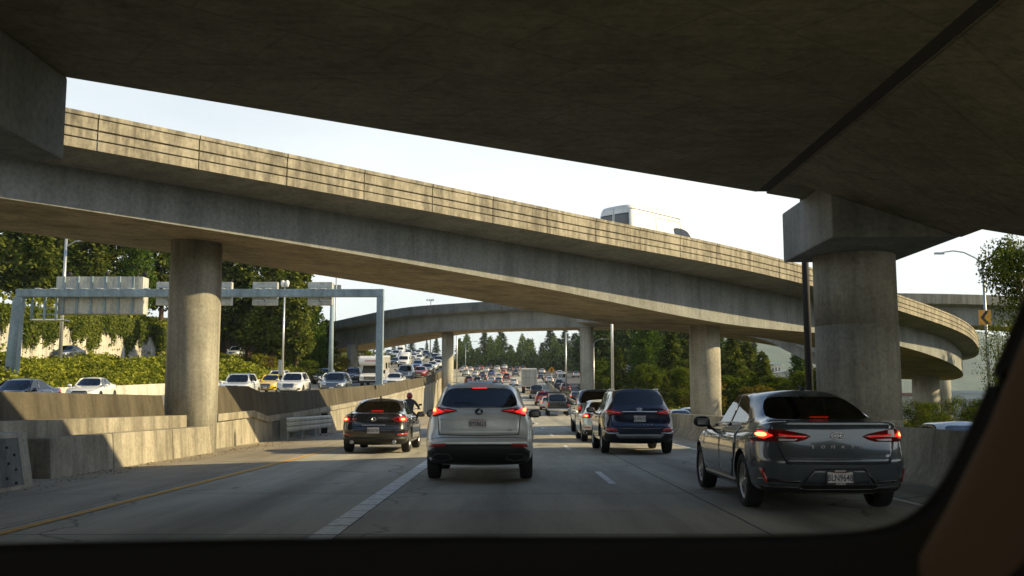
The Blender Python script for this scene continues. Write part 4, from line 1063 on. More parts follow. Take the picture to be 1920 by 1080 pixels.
# ivy-hung retaining wall of the upper road
uy = [y for y in range(20, 150, 5)]
def hU(y): return interp([(20, 4.2), (95, 5.0), (118, 4.6), (140, 2.8), (150, 1.4)], y)
tag(wall_sweep('hillside_wall', [(-45.2, y) for y in uy], lambda i: [(-.4, zup(uy[i])-.3), (.2, zup(uy[i])-.3), (.15, zup(uy[i])+hU(uy[i])), (-.4, zup(uy[i])+hU(uy[i]))], M['conc_pale'], None, None), 'white retaining wall half covered by hanging ivy behind the upper road', 'wall')
# W-beam rail bolted in front of the wall
gr = empty('guardrail', (-8.15, 36, 0)); tag(gr, 'short pale steel guardrail on the shoulder left of the dark sedan', 'guardrail')
pr = [(0, 0), (.05, .05), (.05, .13), (0, .18), (.05, .23), (.05, .31), (0, .36), (.05, .41), (.05, .47), (0, .52)]
mb = MB(); vs = [(-8.12 + a, 36 - .0, .27 + z) for a, z in pr] + [(-8.12 + a, 45, .27 + z) for a, z in pr]; k_ = len(pr)
mb.add(vs, [(i, i+1, k_+i+1, k_+i) for i in range(k_-1)]); ra = mb.build('rail', M['sign_back'])
md = ra.modifiers.new('s', 'SOLIDIFY'); md.thickness = .012; rel(ra, gr)
for yy in (36.6, 39.2, 41.8, 44.4):
    mb = MB(); mb.box(-8.42, -8.15, yy-.08, yy+.08, 0, .88 if yy > 42 else .74); rel(mb.build('post', M['black'] if yy > 42 else M['steel']), gr)
# right-hand guardrail by the trees
g2 = empty('guardrail', (16, 90, 0)); tag(g2, 'long steel guardrail curving in front of the roadside trees on the right', 'guardrail')
gp = spline([(12.5, 150), (14.5, 118), (16.0, 95), (17.6, 70), (18.6, 50)], 4)
vs, fs = sweep(gp, lambda i: [(.0, zright(gp[i][1])+.42), (.06, zright(gp[i][1])+.50), (.0, zright(gp[i][1])+.58), (.06, zright(gp[i][1])+.66), (0, zright(gp[i][1])+.74), (-.03, zright(gp[i][1])+.58)])
mb = MB(); mb.add(vs, fs); rel(mb.build('rail', M['alum']), g2)
for i in range(0, len(gp), 2):
    x, y = gp[i][:2]; mb = MB(); mb.box(x-.2, x-.04, y-.08, y+.08, zright(y)-.2, zright(y)+.74); rel(mb.build('post', M['steel']), g2)

# ------------------------------------------------------------------ bridge over our heads
DS = .66                                           # skew: far edge runs along y = 16.3 + DS x
a1 = math.atan(DS); ux, uy_ = math.cos(a1), math.sin(a1)
d1 = empty('overpass', (0, 10, 5.5)); tag(d1, 'dark concrete overpass spanning the top of the picture, seen from beneath', 'bridge')
def D1(s, t): return (s*ux - t*uy_, 16.3 + s*uy_ + t*ux)       # s along, t beyond the far edge
def slab(name, t0, t1, z0, z1, mat_, s0=-70, s1=90, parent=d1, bev=0):
    mb = MB(); q = [D1(s0, t0), D1(s1, t0), D1(s1, t1), D1(s0, t1)]
    mb.add([(x, y, z0) for x, y in q] + [(x, y, z1) for x, y in q], [(0,3,2,1),(4,5,6,7),(0,1,5,4),(1,2,6,5),(2,3,7,6),(3,0,4,7)])
    return rel(mb.build(name, mat_, bevel=bev), parent)
JX = 5.0                                           # hinge joint, parallel to the road, cut as a real recess
def slab_cut(name, side):
    mb = MB(); t0, t1 = -16, 0
    def pt(s, t): return D1(s, t)
    def s_at(t, x): return (x + t*uy_) / ux
    q = [pt(-70, t0), pt(s_at(t0, JX-.12), t0), pt(s_at(t1, JX-.12), t1), pt(-70, t1)] if side < 0 else [pt(s_at(t0, JX+.12), t0), pt(90, t0), pt(90, t1), pt(s_at(t1, JX+.12), t1)]
    mb.add([(x, y, 5.5) for x, y in q] + [(x, y, 5.8) for x, y in q], [(0,3,2,1),(4,5,6,7),(0,1,5,4),(1,2,6,5),(2,3,7,6),(3,0,4,7)])
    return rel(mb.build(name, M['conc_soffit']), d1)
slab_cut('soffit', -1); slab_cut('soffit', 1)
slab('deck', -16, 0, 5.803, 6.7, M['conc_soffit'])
slab('parapet', -.35, 0.02, 6.705, 7.6, M['conc_parapet'])
slab('parapet', -15.95, -15.6, 6.705, 7.6, M['conc_parapet'])
# pier on the right: column and cap beam along the road
def pier(label, x0, x1, yend, colx, coly, r_, ynear=-8, mat_=None):
    p = empty('bridge_pier', (colx, coly, 0)); tag(p, label, 'pier', 'piers of the overpass')
    mb = MB(); mb.box(x0, x1, ynear, yend, 4.4, 5.497); cb = rel(mb.build('cap_beam', M['conc_web'], bevel=.04), p)
    mb = MB(); mb.tube([(colx, coly, -.8), (colx, coly, .95), (colx, coly, .951), (colx, coly, .975), (colx, coly, .976), (colx, coly, 2.9), (colx, coly, 2.901), (colx, coly, 2.93), (colx, coly, 2.931), (colx, coly, 4.40)], [r_, r_, r_*.982, r_*.982, r_, r_, r_*.98, r_*.98, r_*.996, r_*.996], 48); rel(mb.build('column', M['conc_col']), p)
    return p
rp = pier('massive round column and cap beam behind the grey sedan', 6.0, 8.4, 21.8, 7.24, 20.9, .84, 18.4)
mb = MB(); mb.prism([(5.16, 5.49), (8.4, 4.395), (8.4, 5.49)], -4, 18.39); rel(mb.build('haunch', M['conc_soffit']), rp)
mb = MB(); mb.box(JX-.119, JX+.119, 1, 19.52, 5.506, 5.79); rel(mb.build('joint_seal', simple('joint_filler', (.045, .044, .038), .9)), d1)
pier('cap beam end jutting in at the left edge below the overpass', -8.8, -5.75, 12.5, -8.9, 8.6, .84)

# ------------------------------------------------------------------ flyover ahead (box girder on round columns)
# path = outer face of the near parapet: x, y, z of parapet top, z of soffit at the near web, overhang
FP = spline([(-38, -7.5, 7.75, 6.15, 1.4), (-23, 7.2, 7.65, 5.90, 1.4), (-8.2, 22, 7.58, 5.68, 1.45), (1.5, 31.6, 7.5, 5.25, 1.7), (10.4, 40.5, 7.38, 4.66, 2.0), (20, 51, 6.85, 4.65, 1.7), (28, 61, 6.2, 3.9, 1.3), (33.5, 72, 5.5, 3.2, 1.0), (36, 84, 5.7, 3.3, 1.0), (34.5, 94, 6.9, 4.5, 1.2), (30, 100.5, 9.0, 6.4, 1.6), (23, 103.5, 10.4, 7.9, 1.5), (16, 104.5, 11.2, 8.8, 1.5), (9, 107, 11.6, 9.3, 1.5)], 1.0)
LX, LY = FP[0][0], FP[0][1]
fly = empty('flyover', (-8.7, 27, 0)); tag(fly, 'curving concrete flyover with a stained panelled parapet crossing ahead of all lanes', 'bridge')
W2 = 5.45
def fsect(i):
    _, _, zt, zb, ov = FP[i]; ov = -ov
    zf = zt - .82                                   # underside of the parapet
    return [(ov, zb), (ov - W2, zb + .22), (ov - W2 + .1, zf - .15), (ov*.05 - W2 + 2*ov, zf + .1), (ov*.05 - W2 + 2*ov, zf + .3), (-.05, zf + .3), (-.02, zf), (ov - .02, zf - .12)]
P2 = [(p[0], p[1]) for p in FP]
vs, fs = sweep(P2, fsect); mb = MB()
nS = 8
for k, f in enumerate(fs):
    mb.f.append(list(f)); e = k % nS if k < (len(P2)-1)*nS else 1
    mb.m.append(1 if e == 0 else 0); mb.sm.append(False)
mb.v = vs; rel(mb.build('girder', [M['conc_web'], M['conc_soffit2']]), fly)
# parapet in precast panels with grooves
seglen = 2.38; acc = 0; idx = [0]
for i in range(1, len(FP)):
    acc += math.hypot(FP[i][0]-FP[i-1][0], FP[i][1]-FP[i-1][1])
def along(d):
    "point at length d along FP"
    a = 0
    for i in range(1, len(FP)):
        L = math.hypot(FP[i][0]-FP[i-1][0], FP[i][1]-FP[i-1][1])
        if a + L >= d:
            t = (d - a) / L; return tuple(FP[i-1][k] + (FP[i][k]-FP[i-1][k]) * t for k in range(5))
        a += L
    return FP[-1]
d = .3; npan = 0
while d + seglen < acc:
    pan = [along(d + .016), along(d + seglen/2), along(d + seglen - .016)]
    def psect(i):
        zt = pan[i][2]; z0 = zt - .82
        return [(.0, z0), (.0, z0+.20), (-.025, z0+.202), (-.055, z0+.242), (0, z0+.244), (0, z0+.42), (-.055, z0+.422), (-.055, z0+.462), (0, z0+.464), (.0, zt-.12), (.03, zt-.10), (.03, zt-.01), (0, zt), (-.28, zt), (-.34, z0+.305), (-.09, z0+.30), (-.09, z0)]
    vs, fs = sweep([(p[0], p[1]) for p in pan], psect); mb = MB(); mb.add(vs, fs); rel(mb.build('parapet_panel', M['conc_parapet']), fly); d += seglen; npan += 1
# far-side parapet
vs, fs = sweep(P2, lambda i: [(-2*FP[i][4]*1.0 - W2 + .0 - .0, FP[i][2]-.50), (-2*FP[i][4] - W2 + .3, FP[i][2]-.50), (-2*FP[i][4] - W2 + .3, FP[i][2]), (-2*FP[i][4] - W2, FP[i][2])]); mb = MB(); mb.add(vs, fs); rel(mb.build('far_parapet', M['conc_web']), fly)
# thin conduit along the web foot
for (cx, cy, r_, zt, lab) in ((-8.69, 27.15, .69, 5.9, 'thick round column with a sunlit foot at the end of the stepped wall'), (8.55, 44.2, .68, 5.0, 'round column rising behind the barrier, between the blue suv and the grey sedan'), (30.6, 74.0, .95, 3.9, 'squat column under the tight bend of the flyover at far right')):
    p = empty('flyover_column', (cx, cy, 0)); tag(p, lab, 'column', 'columns of the flyover')
    mb = MB(); mb.tube([(cx, cy, -1.2), (cx, cy, zt - .10 - .9), (cx, cy, zt - .09 - .9), (cx, cy, zt)], [r_, r_, r_ * .985, r_ * .985], 40); rel(mb.build('shaft', M['conc_col']), p)
# ------------------------------------------------------------------ farther flyover
FQ = spline([(260, 190, 12.6, 9.8), (130, 138, 12.4, 9.5), (70, 112, 12.3, 9.4), (52, 102, 12.3, 9.3), (36, 98, 12.2, 9.3), (22, 97.5, 12.1, 9.2), (7.6, 101.5, 12.2, 9.2), (-7.4, 112, 12.5, 9.6), (-14, 118.5, 12.55, 9.45), (-20, 128, 12.5, 9.1), (-25, 136, 12.4, 8.9), (-32, 144, 12.2, 8.7), (-42, 151, 12.0, 8.5), (-60, 160, 12, 8.5)], 1.5)
fl2 = empty('flyover', (-7.4, 113.5, 0)); tag(fl2, 'distant curved flyover with a shaded face, beyond the sign gantry', 'bridge')
P3 = [(p[0], p[1]) for p in FQ]
def qsect(i):
    zt, zb = FQ[i][2], FQ[i][3]
    return [(-1.6, zb), (-1.6-6, zb+.1), (-1.6-6, zt-1.1), (-9.2, zt-.9), (-9.2, zt-.7), (.35-.4, zt-.7), (-.04, zt-1.0), (-1.58, zt-1.15)]
# walked right to left, the near face lies on the left hand: mirror the offsets
vs, fs = sweep(P3, lambda i: [(-o, z) for o, z in qsect(i)]); mb = MB(); mb.v = vs
for k, f in enumerate(fs):
    e = k % 8 if k < (len(P3)-1)*8 else 1
    mb.f.append(list(f)); mb.m.append(1 if e == 0 else 0); mb.sm.append(False)
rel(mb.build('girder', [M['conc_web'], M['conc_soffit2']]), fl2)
vs, fs = sweep(P3, lambda i: [(-.0, FQ[i][2]-1.0), (-.0, FQ[i][2]), (.3, FQ[i][2]), (.3, FQ[i][2]-.695), (.045, FQ[i][2]-.695), (.045, FQ[i][2]-1.0)]); mb = MB(); mb.add(vs, fs); rel(mb.build('parapet', M['conc_dark']), fl2)
vs, fs = sweep(P3, lambda i: [(8.9, FQ[i][2]-.695), (8.9, FQ[i][2]), (9.2, FQ[i][2]), (9.2, FQ[i][2]-.695)]); mb = MB(); mb.add(vs, fs); rel(mb.build('far_parapet', M['conc_col']), fl2)
for (px, Y, r_, zt, lab) in ((1100, 104, .70, 9.2, 'pale round column of the distant flyover standing behind the median pole'), (839.5, 117.5, .70, 9.55, 'round column of the distant flyover beside the curving retaining wall'), (661, 132, .70, 9.05, 'short column of the distant flyover beside the motorhome'), (1760, 106, 1.0, 9.4, 'far column of the distant flyover under its right-hand end')):
    cx = (px - 960) / F * Y; p = empty('flyover_column', (cx, Y, 0)); tag(p, lab, 'column', 'columns of the distant flyover')
    mb = MB(); mb.tube([(cx, Y, -1.5), (cx, Y, zt)], r_, 32); rel(mb.build('shaft', M['conc_col']), p)
# ------------------------------------------------------------------ sign gantry over the oncoming road
GY = 64.0
ga = empty('sign_gantry', (-8.9, GY, 0)); tag(ga, 'blue grey steel portal frame carrying overhead signs across the oncoming road', 'gantry')
zg_ = zonc(GY)
mb = MB(); mb.box(-32.0, -8.30, GY-.24, GY+.24, 8.15, 8.65); rel(mb.build('beam', M['steel_blue'], bevel=.03), ga)
mb = MB(); mb.prism([(-8.72, zg_+.92), (-8.28, zg_+.92), (-8.28, 8.66), (-8.72, 8.66)], GY-.22, GY+.22); rel(mb.build('post', M['steel_blue'], bevel=.03), ga)
mb = MB(); mb.box(-8.80, -8.20, GY-.4, GY+.4, zg_+.90, zg_+.96); rel(mb.build('base_plate', M['steel']), ga)
mb = MB(); mb.prism([(-32.6, .5), (-31.75, .5), (-31.55, 8.14), (-32.15, 8.14)], GY-.25, GY+.25); rel(mb.build('post', M['steel_blue'], bevel=.03), ga)
for k in range(9):
    mb = MB(); x = -30.6 + k*1.0; mb.box(x-.14, x+.14, GY-.28, GY+.9, 8.66, 8.71); rel(mb.build('clamp', M['alum']), ga)
# big message sign seen from behind
sg = empty('message_sign', (-26.5, GY+.9, 8)); tag(sg, 'large overhead message sign seen from behind, with upright ribs and a sunlit side', 'sign')
x0, x1 = (105-960)/F*65, (268-960)/F*65
mb = MB(); mb.box(x0, x1, GY+.55, GY+1.6, 7.12, 9.55); rel(mb.build('cabinet', M['sign_back'], bevel=.03), sg)
for k in range(6):
    x = x0 + .55 + k * (x1-x0-.8)/5.4; mb = MB(); mb.box(x-.07, x+.07, GY+.40, GY+.55, 7.1, 9.56); rel(mb.build('rib', M['steel_blue']), sg)
for k in range(12):
    x = x0 + .25 + k*(x1-x0-.4)/11.2
    if k % 2: continue
    for za_, zb_ in ((7.22, 8.1), (8.75, 9.45)):
        mb = MB(); mb.box(x+.16, x+.60, GY+.53, GY+.548, za_, zb_); rel(mb.build('back_panel', M['conc_pale']), sg)
for px in (124, 195, 267):
    x = (px-960)/F*65; mb = MB(); mb.tube([(x, GY+1.0, 9.55), (x, GY+1.0, 9.68)], .05, 8); mb.lathe_x([(-.16, .02), (-.13, .12), (0, .15), (.12, .12), (.15, .02)], 12, x, GY+1.0, 9.76); rel(mb.build('beacon', M['rubber']), sg)
# service walkway below the beam
wk = empty('service_walkway', (-30, GY+.6, 7)); tag(wk, 'open railed service walkway hanging below the left end of the gantry', 'walkway')
for px in (58, 82, 104):
    mb = MB(); x = (px-960)/F*64.5; mb.box(x-.07, x+.07, GY+.30, GY+.44, 6.72, 8.15); rel(mb.build('hanger', M['steel_blue']), wk)
mb = MB(); mb.box((56-960)/F*64.5, (118-960)/F*64.5, GY+.3, GY+1.3, 6.68, 6.76); rel(mb.build('deck', M['alum']), wk)
for z in (7.15, 7.55):
    mb = MB(); mb.tube([((58-960)/F*64.5, GY+1.2, z), ((104-960)/F*64.5, GY+1.2, z)], .03, 6); rel(mb.build('handrail', M['alum']), wk)
# small lane signs seen from behind
for i, (pa, pb) in enumerate(((291, 338), (387, 433), (472, 519), (576, 622))):
    xa, xb = (pa-960)/F*64.6, (pb-960)/F*64.6; s = empty('lane_sign', ((xa+xb)/2, GY+.6, 8.3))
    tag(s, ['small lane control sign seen from behind, next to the big message sign', 'small lane control sign seen from behind, just right of the thick column', 'third small lane control sign along the gantry, left of the white dome cameras', 'last small lane control sign on the gantry, nearest its right post'][i], 'sign', 'lane control signs on the gantry')
    mb = MB(); mb.box(xa, xb, GY+.35, GY+.75, 7.66, 9.18); rel(mb.build('cabinet', M['sign_back'], bevel=.03), s)
    for z in (8.9, 7.95):
        mb = MB(); mb.box(xa+.05, xb-.05, GY+.30, GY+.348, z-.06, z+.06); rel(mb.build('bracket', M['steel']), s)
    mb = MB(); mb.box((xa+xb)/2-.04, (xa+xb)/2+.04, GY+.30, GY+.348, 7.7, 8.1); rel(mb.build('bracket', M['steel']), s)
    for k in (.3, .7):
        mb = MB(); x = xa+(xb-xa)*k; mb.box(x-.15, x+.15, GY-.28, GY+.36, 8.655, 8.71); rel(mb.build('clamp', M['alum']), s)

# ------------------------------------------------------------------ poles and lamps
def pole(name, label, cat, x, y, z0, z1, r0, r1, mat_='steel', group=None):
    t = empty(name, (x, y, z0)); tag(t, label, cat, group)
    mb = MB(); mb.tube([(0, 0, 0), (0, 0, z1 - z0)], [r0, r1], 10); mb.build('pole', M[mat_], t); return t
p = pole('light_pole', 'pale light pole on the upper road behind the big message sign', 'pole', -38.3, 84.5, zup(84)-.1, 15.5, .17, .11, 'alum')
mb = MB(); mb.box(-.18, .18, -.18, .18, 0, .35); mb.build('base', M['conc_pale'], p)
mb = MB(); mb.tube([(0, 0, 9.9), (.8, 0, 10.4), (2.2, 0, 10.5)], .05, 8); mb.box(1.9, 2.7, -.13, .13, 10.42, 10.56); mb.build('lamp_arm', M['alum'], p)
p = pole('camera_pole', 'slim pole with two white dome cameras on top and a box at mid height', 'camera pole', (531-960)/F*84, 84, zonc(84), 11.3, .10, .06, 'alum')
zc = 11.3 - zonc(84)
for dx in (-.17, .20):
    mb = MB(); mb.tube([(dx, 0, zc-.15), (dx, 0, zc+.12), (dx, 0, zc+.34), (dx, 0, zc+.42)], [.13, .19, .17, .06], 12); mb.build('dome_camera', M['white'], p, fix=True)
mb = MB(); mb.tube([(-.25, 0, zc-.06), (.28, 0, zc-.06)], .04, 6); mb.build('crossbar', M['alum'], p)
mb = MB(); mb.box(-.33, -.05, -.15, .15, 1.4, 2.6); mb.build('control_box', M['steel'], p, .02)
p = pole('gantry_pole', 'thick tapering grey post standing in the ivy left of the motorhome', 'pole', (621-960)/F*98, 98, zonc(98)-.4, 13.2, .26, .17, 'steel_blue')
mb = MB(); mb.tube([(0, 0, 9.6), (-1.6, 0, 10.1)], .07, 8); mb.build('arm', M['steel_blue'], p)
p = pole('sign_pole', 'very thin distant pole with a small square sign below the gantry', 'pole', (628-960)/F*165, 165, 6.0, 24, .12, .09)
for a_, b_ in ((-.6, -.05), (.15, .85)):
    mb = MB(); mb.box(a_, b_, -.05, .05, 14.2, 15.0); mb.build('sign_panel', M['sign_back'], p)
p = pole('high_mast_lamp', 'tall distant lamp mast with a cluster of lights above the far flyover', 'street lamp', (807-960)/F*225, 225, zonc(225), 24.6, .16, .09)
mb = MB(); zt = 24.6-zonc(225); mb.tube([(-.9, 0, zt), (.6, 0, zt)], .06, 6)
for dx in (-.85, -.3, .2, .55): mb.box(dx-.12, dx+.12, -.15, .15, zt-.1, zt+.35)
mb.build('lamp_head', M['steel'], p)
p = pole('light_pole', 'thin pole rising from the curve of the retaining wall in the distance', 'pole', (857-960)/F*190, 190, 5, 16.5, .14, .09, 'alum')
p = pole('light_pole', 'bright slim pole in the median between the distant flyover column and the pines', 'pole', 7.35*1.04, 76, .8, 12, .115, .09, 'alum')
p = pole('light_pole', 'thin dark pole in the median left of the distant flyover column', 'pole', (1061-960)/F*142, 142, 2.5, 11.5, .13, .09, 'alum')
p = pole('street_lamp', 'street lamp with a short curved arm right of the distant flyover column', 'street lamp', (1113-960)/F*112, 112, .3, 8.0, .09, .06, 'alum')
mb = MB(); mb.tube([(0, 0, 7.6), (.15, 0, 8.0), (.6, 0, 8.2), (1.3, 0, 8.25)], .05, 6); mb.build('lamp_arm', M['alum'], p)
mb = MB(); mb.box(1.2, 1.75, -.12, .12, 8.18, 8.32); mb.build('lamp_head', M['sign_back'], p, .02)
p = pole('street_lamp', 'faint far street lamp with a long arm beside the firs', 'street lamp', (873-960)/F*250, 250, 8, 16.2, .10, .06)
mb = MB(); mb.tube([(0, 0, 8.0), (.6, 0, 8.6), (2.4, 0, 8.9)], .06, 6); mb.box(2.2, 3.0, -.15, .15, 8.8, 8.95); mb.build('lamp_arm', M['steel'], p)
p = pole('light_pole', 'dark post standing just left of the massive column', 'pole', (1515-960)/F*31.2, 31.2, -.2, 9.5, .125, .095, 'rubber')
# arched lamp and chevron sign at far right
p = pole('street_lamp', 'green grey street lamp whose long arm arches left against the white sky', 'street lamp', (1851-960)/F*62, 62, -1.0, 9.9, .11, .075, 'steel')
za = 10.9; x_ = 0
mb = MB(); mb.tube([(-.02, 0, za-.05), (-.08, 0, za+.28), (-.45, 0, za+.52), (-1.15, 0, za+.86), (-1.8, 0, za+.96), (-2.5, 0, za+.86)], [.06, .055, .05, .045, .04, .035], 8); mb.build('lamp_arm', M['steel'], p)
mb = MB(); mb.box(-3.0, -2.4, -.11, .11, za+.74, za+.86); mb.build('lamp_head', M['steel'], p, .02)
cs = empty('chevron_sign', ((1849.5-960)/F*61.4, 61.4, 6.6)); tag(cs, 'orange yellow square sign with a black chevron pointing left, on the lamp post', 'road sign')
mb = MB(); mb.box(-.38, .38, -.012, .012, -.46, .46); mb.build('panel', M['yellow'], cs, .004)
mb = MB(); mb.prism([(-.28, 0), (.06, .40), (.26, .40), (-.06, 0), (.26, -.40), (.06, -.40)], -.022, -.014); mb.build('chevron', M['black'], cs)
for z in (.20, -.26):
    mb = MB(); mb.box(-.05, .05, .012, .30, z, z + .06); mb.build('bracket', M['steel'], cs)
# yellow diamond far ahead
ds = empty('warning_sign', ((1034-960)/F*205, 205, 0)); tag(ds, 'small yellow diamond warning sign far ahead in front of the firs', 'road sign')
mb = MB(); mb.tube([(0, 0, 4.0), (0, 0, 8.6)], .06, 6); mb.build('post', M['steel'], ds)
mb = MB(); mb.prism([(0, 7.45), (.72, 8.17), (0, 8.89), (-.72, 8.17)], -.10, -.08); pn = mb.build('panel', M['yellow'], ds)
mb = MB(); mb.prism([(-.08, 7.8), (.08, 7.8), (.08, 8.25), (.25, 8.25), (0, 8.55), (-.25, 8.25), (-.08, 8.25)], -.125, -.105); mb.build('symbol', M['black'], pn)

# buildings seen through the gap on the right
def block(name, label, px0, px1, py0, py1, Y, dep, mat_, roof=None, win=None):
    a, b = at(px0, py1, Y), at(px1, py0, Y); t = empty(name, (a.x, Y, a.z)); tag(t, label, 'building')
    w_, h_ = b.x - a.x, b.z - a.z
    mb = MB(); mb.box(0, w_, 0, dep, -14, h_); mb.build('wall', mat_, t)
    if roof == 'gable':
        mb = MB(); mb.prism([(-.5, h_+.01), (w_+.5, h_+.01), (w_/2, h_+w_*.28)], -.6, dep+.6); mb.build('roof', M['sign_back'], t)
    else:
        mb = MB(); mb.box(-.4, w_+.4, -.4, dep+.4, h_+.01, h_+.7); mb.build('roof', M['steel'] if roof is None else roof, t)
    if win:
        nx, nz = win
        for i in range(nx):
            for k in range(nz):
                mb = MB(); x = w_*(i+.5)/nx; z = h_ - (k+.6)*3.4; mb.box(x-w_/nx*.3, x+w_/nx*.3, -.06, .1, z-.9, z+.9); mb.build('window', M['glass_solid'], t)
    return t
block('office_building', 'pale office building with dark windows in the valley between the trees', 1447, 1464, 684, 712, 420, 22, M['conc_pale'], None, (3, 3))
block('house', 'grey gabled house in the valley between the trees', 1468, 1482, 698, 712, 380, 14, M['sign_back'], 'gable')
block('warehouse', 'long white roofed shed in the valley right of the gabled house', 1480, 1494, 698, 708, 400, 20, M['conc_pale'], M['white'])
block('house', 'small dark house with a red roof just behind the roadside trees', 1469, 1487, 717, 735, 190, 9, M['conc_rough'], simple('roof_red', (.30, .07, .05), .8))
block('office_building', 'grey block glimpsed under the bend of the flyover left of the squat column', 1706, 1738, 742, 775, 240, 16, M['conc_pale'], simple('roof_tile', (.25, .12, .10), .8), (4, 1))
block('office_building', 'bluish block glimpsed under the bend of the flyover right of the squat column', 1788, 1850, 738, 775, 230, 16, M['steel'], None, (7, 2))
block('shed', 'white roadside shed among the pines right of the median pole', 1172, 1184, 693, 712, 150, 6, M['conc_pale'], M['white'])
# bluish wooded hill across the valley
hm, hn, hb = new_mat('far_hill'); tc = nd(hn, 'ShaderNodeTexCoord'); hn.links.new(ramp(hn, noise(hn, tc.outputs['Object'], .02, 8, .75), [(.35, (.035, .06, .045)), (.55, (.07, .10, .06)), (.7, (.16, .17, .14))]), hb.inputs['Base Color']); hb.inputs['Roughness'].default_value = 1
mb = MB(); rn = random.Random(9); vs, fs = [], []
nx, ny = 40, 8
for j in range(ny):
    for i in range(nx):
        x = -1600 + i*90; t = j/(ny-1); hgt = (205 + 22*math.sin(i*.31) + 14*math.sin(i*.9)) * (.72 + .28 * min(1, max(0, (x - 100) / 300))) * (1-(1-t)**2)
        vs.append((x, 1900 + 110*j + rn.uniform(-20, 20), -16 + hgt + rn.uniform(-4, 4)*t))
for j in range(ny-1):
    for i in range(nx-1): fs.append((j*nx+i, j*nx+i+1, (j+1)*nx+i+1, (j+1)*nx+i))
mb.add(vs, fs, 0, True); mb.build('hills', hm)['kind'] = 'structure'

# ------------------------------------------------------------------ the car we sit in
ci = empty('car_interior', (0, .9, .9)); tag(ci, 'dark dashboard and windscreen pillar of the car the picture is taken from', 'car interior')
def arc(pts, Y): return [at(x, y, Y) for x, y in pts]
dm = simple('dash_vinyl', (.022, .021, .019), .6); pm = simple('pillar_trim', (.18, .108, .062), .8); gm = simple('gasket', (.006, .006, .006), .5)
edge = spline([(-250, 1040), (0, 1034), (400, 1026), (800, 1020), (1150, 1020), (1400, 1018), (1600, 1012), (1700, 992), (1765, 950), (1815, 880), (1858, 790), (1902, 690), (1955, 560), (2020, 400), (2120, 150)], 25)
YD = .92
top = arc(edge, YD)
mb = MB(); k = len(top)
# dashboard: from the foot of the glass back towards the seats, sagging
i0 = next(i for i, e in enumerate(edge) if e[0] > 1795)
vs, fs = [], []
for j, (dy, dz) in enumerate(((0, 0), (-.03, -.012), (-.10, -.028), (-.22, -.045), (-.34, -.07), (-.42, -.14), (-.44, -.30))):
    for p in top[:i0+1]: vs.append((p.x*(1 - j*.012), p.y + dy, min(p.z, top[i0].z) + dz))
n_ = i0 + 1
for j in range(6):
    for i in range(n_-1): fs.append((j*n_+i, j*n_+i+1, (j+1)*n_+i+1, (j+1)*n_+i))
mb.add(vs, fs, 0, True); rel(mb.build('dashboard', dm), ci)
mb = MB(); mb.tube([p + Vector((0, .015, -.008)) for p in top], .0135, 8); rel(mb.build('windscreen_seal', gm), ci)
# pillar: a thick tapering post right of the seal
cen = [at(x, y, YD - .06) for x, y in ((1915, 1210), (1935, 1080), (1960, 960), (1995, 800), (2040, 620), (2100, 400), (2180, 120))]
vs, fs = [], []
for c, (hw, hd) in zip(cen, ((.125, .09), (.105, .085), (.085, .08), (.066, .07), (.055, .06), (.05, .06), (.05, .06))):
    for q in range(16):
        a = 2*math.pi*q/16; vs.append((c.x + hw*math.copysign(abs(math.cos(a))**.8, math.cos(a)), c.y - .02 + hd*math.sin(a), c.z))
for i in range(len(cen)-1):
    for q in range(16): fs.append((i*16+q, i*16+(q+1) % 16, (i+1)*16+(q+1) % 16, (i+1)*16+q))
mb = MB(); mb.add(vs, fs, 0, True); rel(mb.build('pillar', pm), ci)

mb = MB(); mb.box(-1.1, .80, -2.2, .22, 1.60, 1.66); rel(mb.build('roof_lining', dm), ci)  # unseen car roof, added to keep the dashboard and pillar dark
mb = MB(); mb.box(.80, .86, -2.2, .70, .2, 1.66); rel(mb.build('door_panel', dm), ci)  # unseen windowless door side, added to block the sun from the right
mb = MB(); mb.box(-1.15, .86, -2.3, -2.2, .2, 1.66); rel(mb.build('rear_panel', dm), ci)
# ------------------------------------------------------------------ traffic: our direction, near
def put(t, x, y, z=None, back=False, yaw=0.0, label='', cat='car', group=None):
    z = (zonc(y) if back else zmain(y)) if z is None else z
    f = zonc if back else zmain
    slope = 0 if z is not None and abs(z - f(y)) > .01 else math.atan((f(y + 2) - f(y - 2)) / 4)
    t.location = (x, y, z + .01)
    t.rotation_euler = (-slope if back else slope, 0, (math.pi if back else 0) + yaw)
    return tag(t, label, cat, group)
G_MAIN = 'cars ahead in our direction'; G_ONC = 'oncoming cars beyond the wall'
nx = put(make_nx(), -.55, 16.55 + hN, label='silver white suv with lit brake lights straight ahead in our lane', group=G_MAIN)
so = put(make_sonata(), 3.82, 11.75 + hS, label='dark grey sedan with lit tail lights close on the right', group=G_MAIN)
sf = put(make_santafe(), 3.27, 25.6 + hF, label='dark blue suv with two chrome-edged reflectors in the right lane', group=G_MAIN)
mz = put(make_mazda(), -3.62, 26.2 + hM, label='dark brown sedan with lit brake lights beside the yellow line on the left', group=G_MAIN)
gs = make_gsedan(); repaint(gs, 'white', 'silver'); put(gs, 3.25, 33.6 + hM, label='pale silver sedan half hidden ahead of the dark blue suv', group=G_MAIN)
pk = make_pickup('grey'); put(pk, 3.75, 42 + hP, label='tall grey pickup truck with chrome bumper ahead of the pale silver sedan', cat='pickup truck', group=G_MAIN)
fb = make_flatbed(); put(fb, 4.15, 90 + hP, label='black pickup truck with a ladder rack, left of the tall grey pickup', cat='pickup truck', group=G_MAIN)
GS = make_gsedan(); GV = make_gsuv(); VN = make_van(); RVM = make_rv(); BT = make_boxtruck()
def another(src, old, new):
    c = copy_tree(src)
    if old != new: repaint(c, old, new)
    return c
